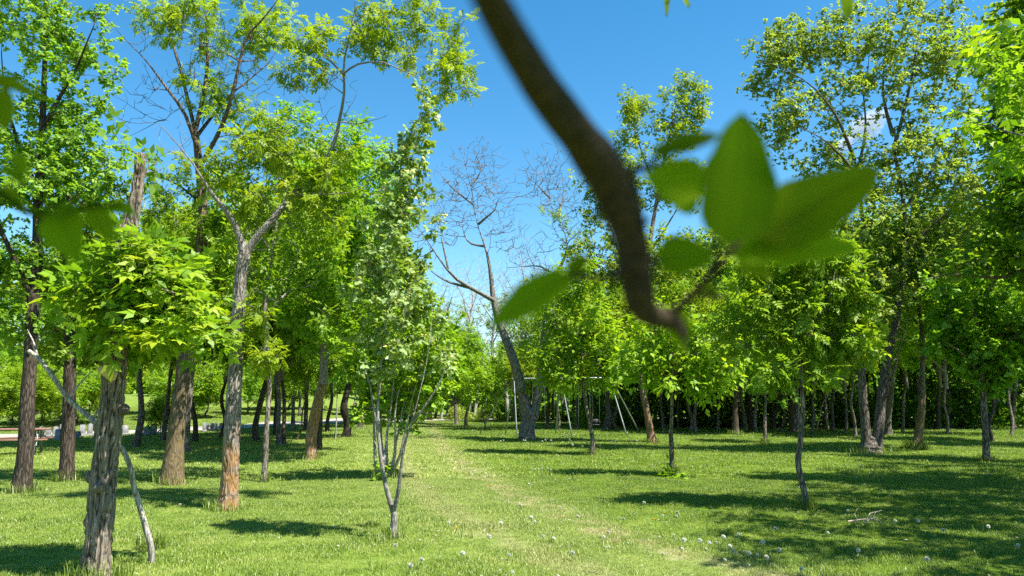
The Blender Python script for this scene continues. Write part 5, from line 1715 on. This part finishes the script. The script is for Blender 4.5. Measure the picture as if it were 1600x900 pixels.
def left_twig():
    e = P(-60, 250, .52)
    root = tree_root('leafy_twig', e, 'blurred leafy twig with a round leaf poking in from the left edge', 'twig')
    g_ = Geo()
    q = catmull(np.array([P(-420, 180, .75), P(-200, 240, .6), P(-60, 270, .53), P(-5, 300, .52), P(45, 330, .515), P(90, 332, .515), P(130, 325, .51), P(165, 322, .51), P(190, 318, .505)]), 44)
    tube(g_, q, np.linspace(.0042, .0010, 44), 8)
    q2 = catmull(np.array([P(-60, 270, .53), P(-40, 200, .53), P(-25, 150, .53), P(-12, 120, .53)]), 14)
    tube(g_, q2, np.linspace(.0025, .001, 14), 7)
    link('stalk', g_.mesh('stalk', M['near'], True, e, tint=True), root)
    for i, (B, T, w_, nm) in enumerate((
            ((92, 328, .515), (122, 404, .505), 76, (-.25, -1, .25)),
            ((125, 326, .51), (55, 345, .50), 34, (0, -.8, .6)),
            ((140, 325, .51), (178, 378, .51), 40, (.7, -.8, .2)),
            ((168, 320, .51), (214, 336, .505), 34, (0, -.7, .8)),
            ((-20, 122, .53), (75, 152, .53), 30, (0, -.7, .6)),
            ((-40, 118, .53), (32, 116, .53), 28, (0, -.5, .8)),
            ((-6, 140, .53), (10, 202, .53), 44, (.4, -1, .1)),
            ((30, 238, .53), (34, 282, .53), 24, (.5, -1, .1)),
            ((-5, 256, .53), (44, 290, .53), 20, (.2, -.6, .8)),
            ((0, 296, .525), (32, 320, .52), 26, (.3, -1, .3)))):
        g_ = Geo()
        leaf_blade(g_, P(*B), P(*T), w_ * pxm(B[2]), np.array(nm), seed=40 + i)
        link('leaf', g_.mesh('leaf', M['near'], True, e, tint=True), root)


left_twig()

# ------------------------------------------------------------------ small white cloud low in the sky on the right
import bmesh
bm = bmesh.new()
bmesh.ops.create_icosphere(bm, subdivisions=3, radius=1.0)
me = bpy.data.meshes.new('cloud')
bm.to_mesh(me)
bm.free()
cm, ns, ls = newmat('cloud_vapour')
tc = ns.new('ShaderNodeTexCoord')
nz = noise(ns, ls, tc.outputs['Object'], 2.4, 5, 0.6)
ln = ns.new('ShaderNodeVectorMath')
ln.operation = 'LENGTH'
ls.new(tc.outputs['Object'], ln.inputs[0])
fall = mrange(ns, ls, ln.outputs['Value'], 1.0, 0.2)
dn = math_(ns, ls, 'MULTIPLY', mrange(ns, ls, math_(ns, ls, 'MULTIPLY_ADD', fall, 0.35, nz), 0.62, 0.85), 0.02)
pv = ns.new('ShaderNodeVolumePrincipled')
pv.inputs['Color'].default_value = (0.98, 0.98, 0.99, 1)
ls.new(dn, pv.inputs['Density'])
out = ns.new('ShaderNodeOutputMaterial')
ls.new(pv.outputs[0], out.inputs['Volume'])
me.materials.append(cm)
for k, (u, v, sx, sz) in enumerate(((1355, 195, 120, 75), (1320, 225, 70, 40), (1215, 492, 60, 40))):
    o = link('cloud', me, loc=P(u, v, 2500.0))
    o.scale = (sx, 70, sz)
    o.rotation_euler = (0, -.5, 0)
    tag(o, ('small white cloud seen through the limbs of the tree at upper right', 'faint wisp of cloud left of the small white cloud', 'low wisp of cloud under the near leaves')[k], 'cloud', kind='stuff')
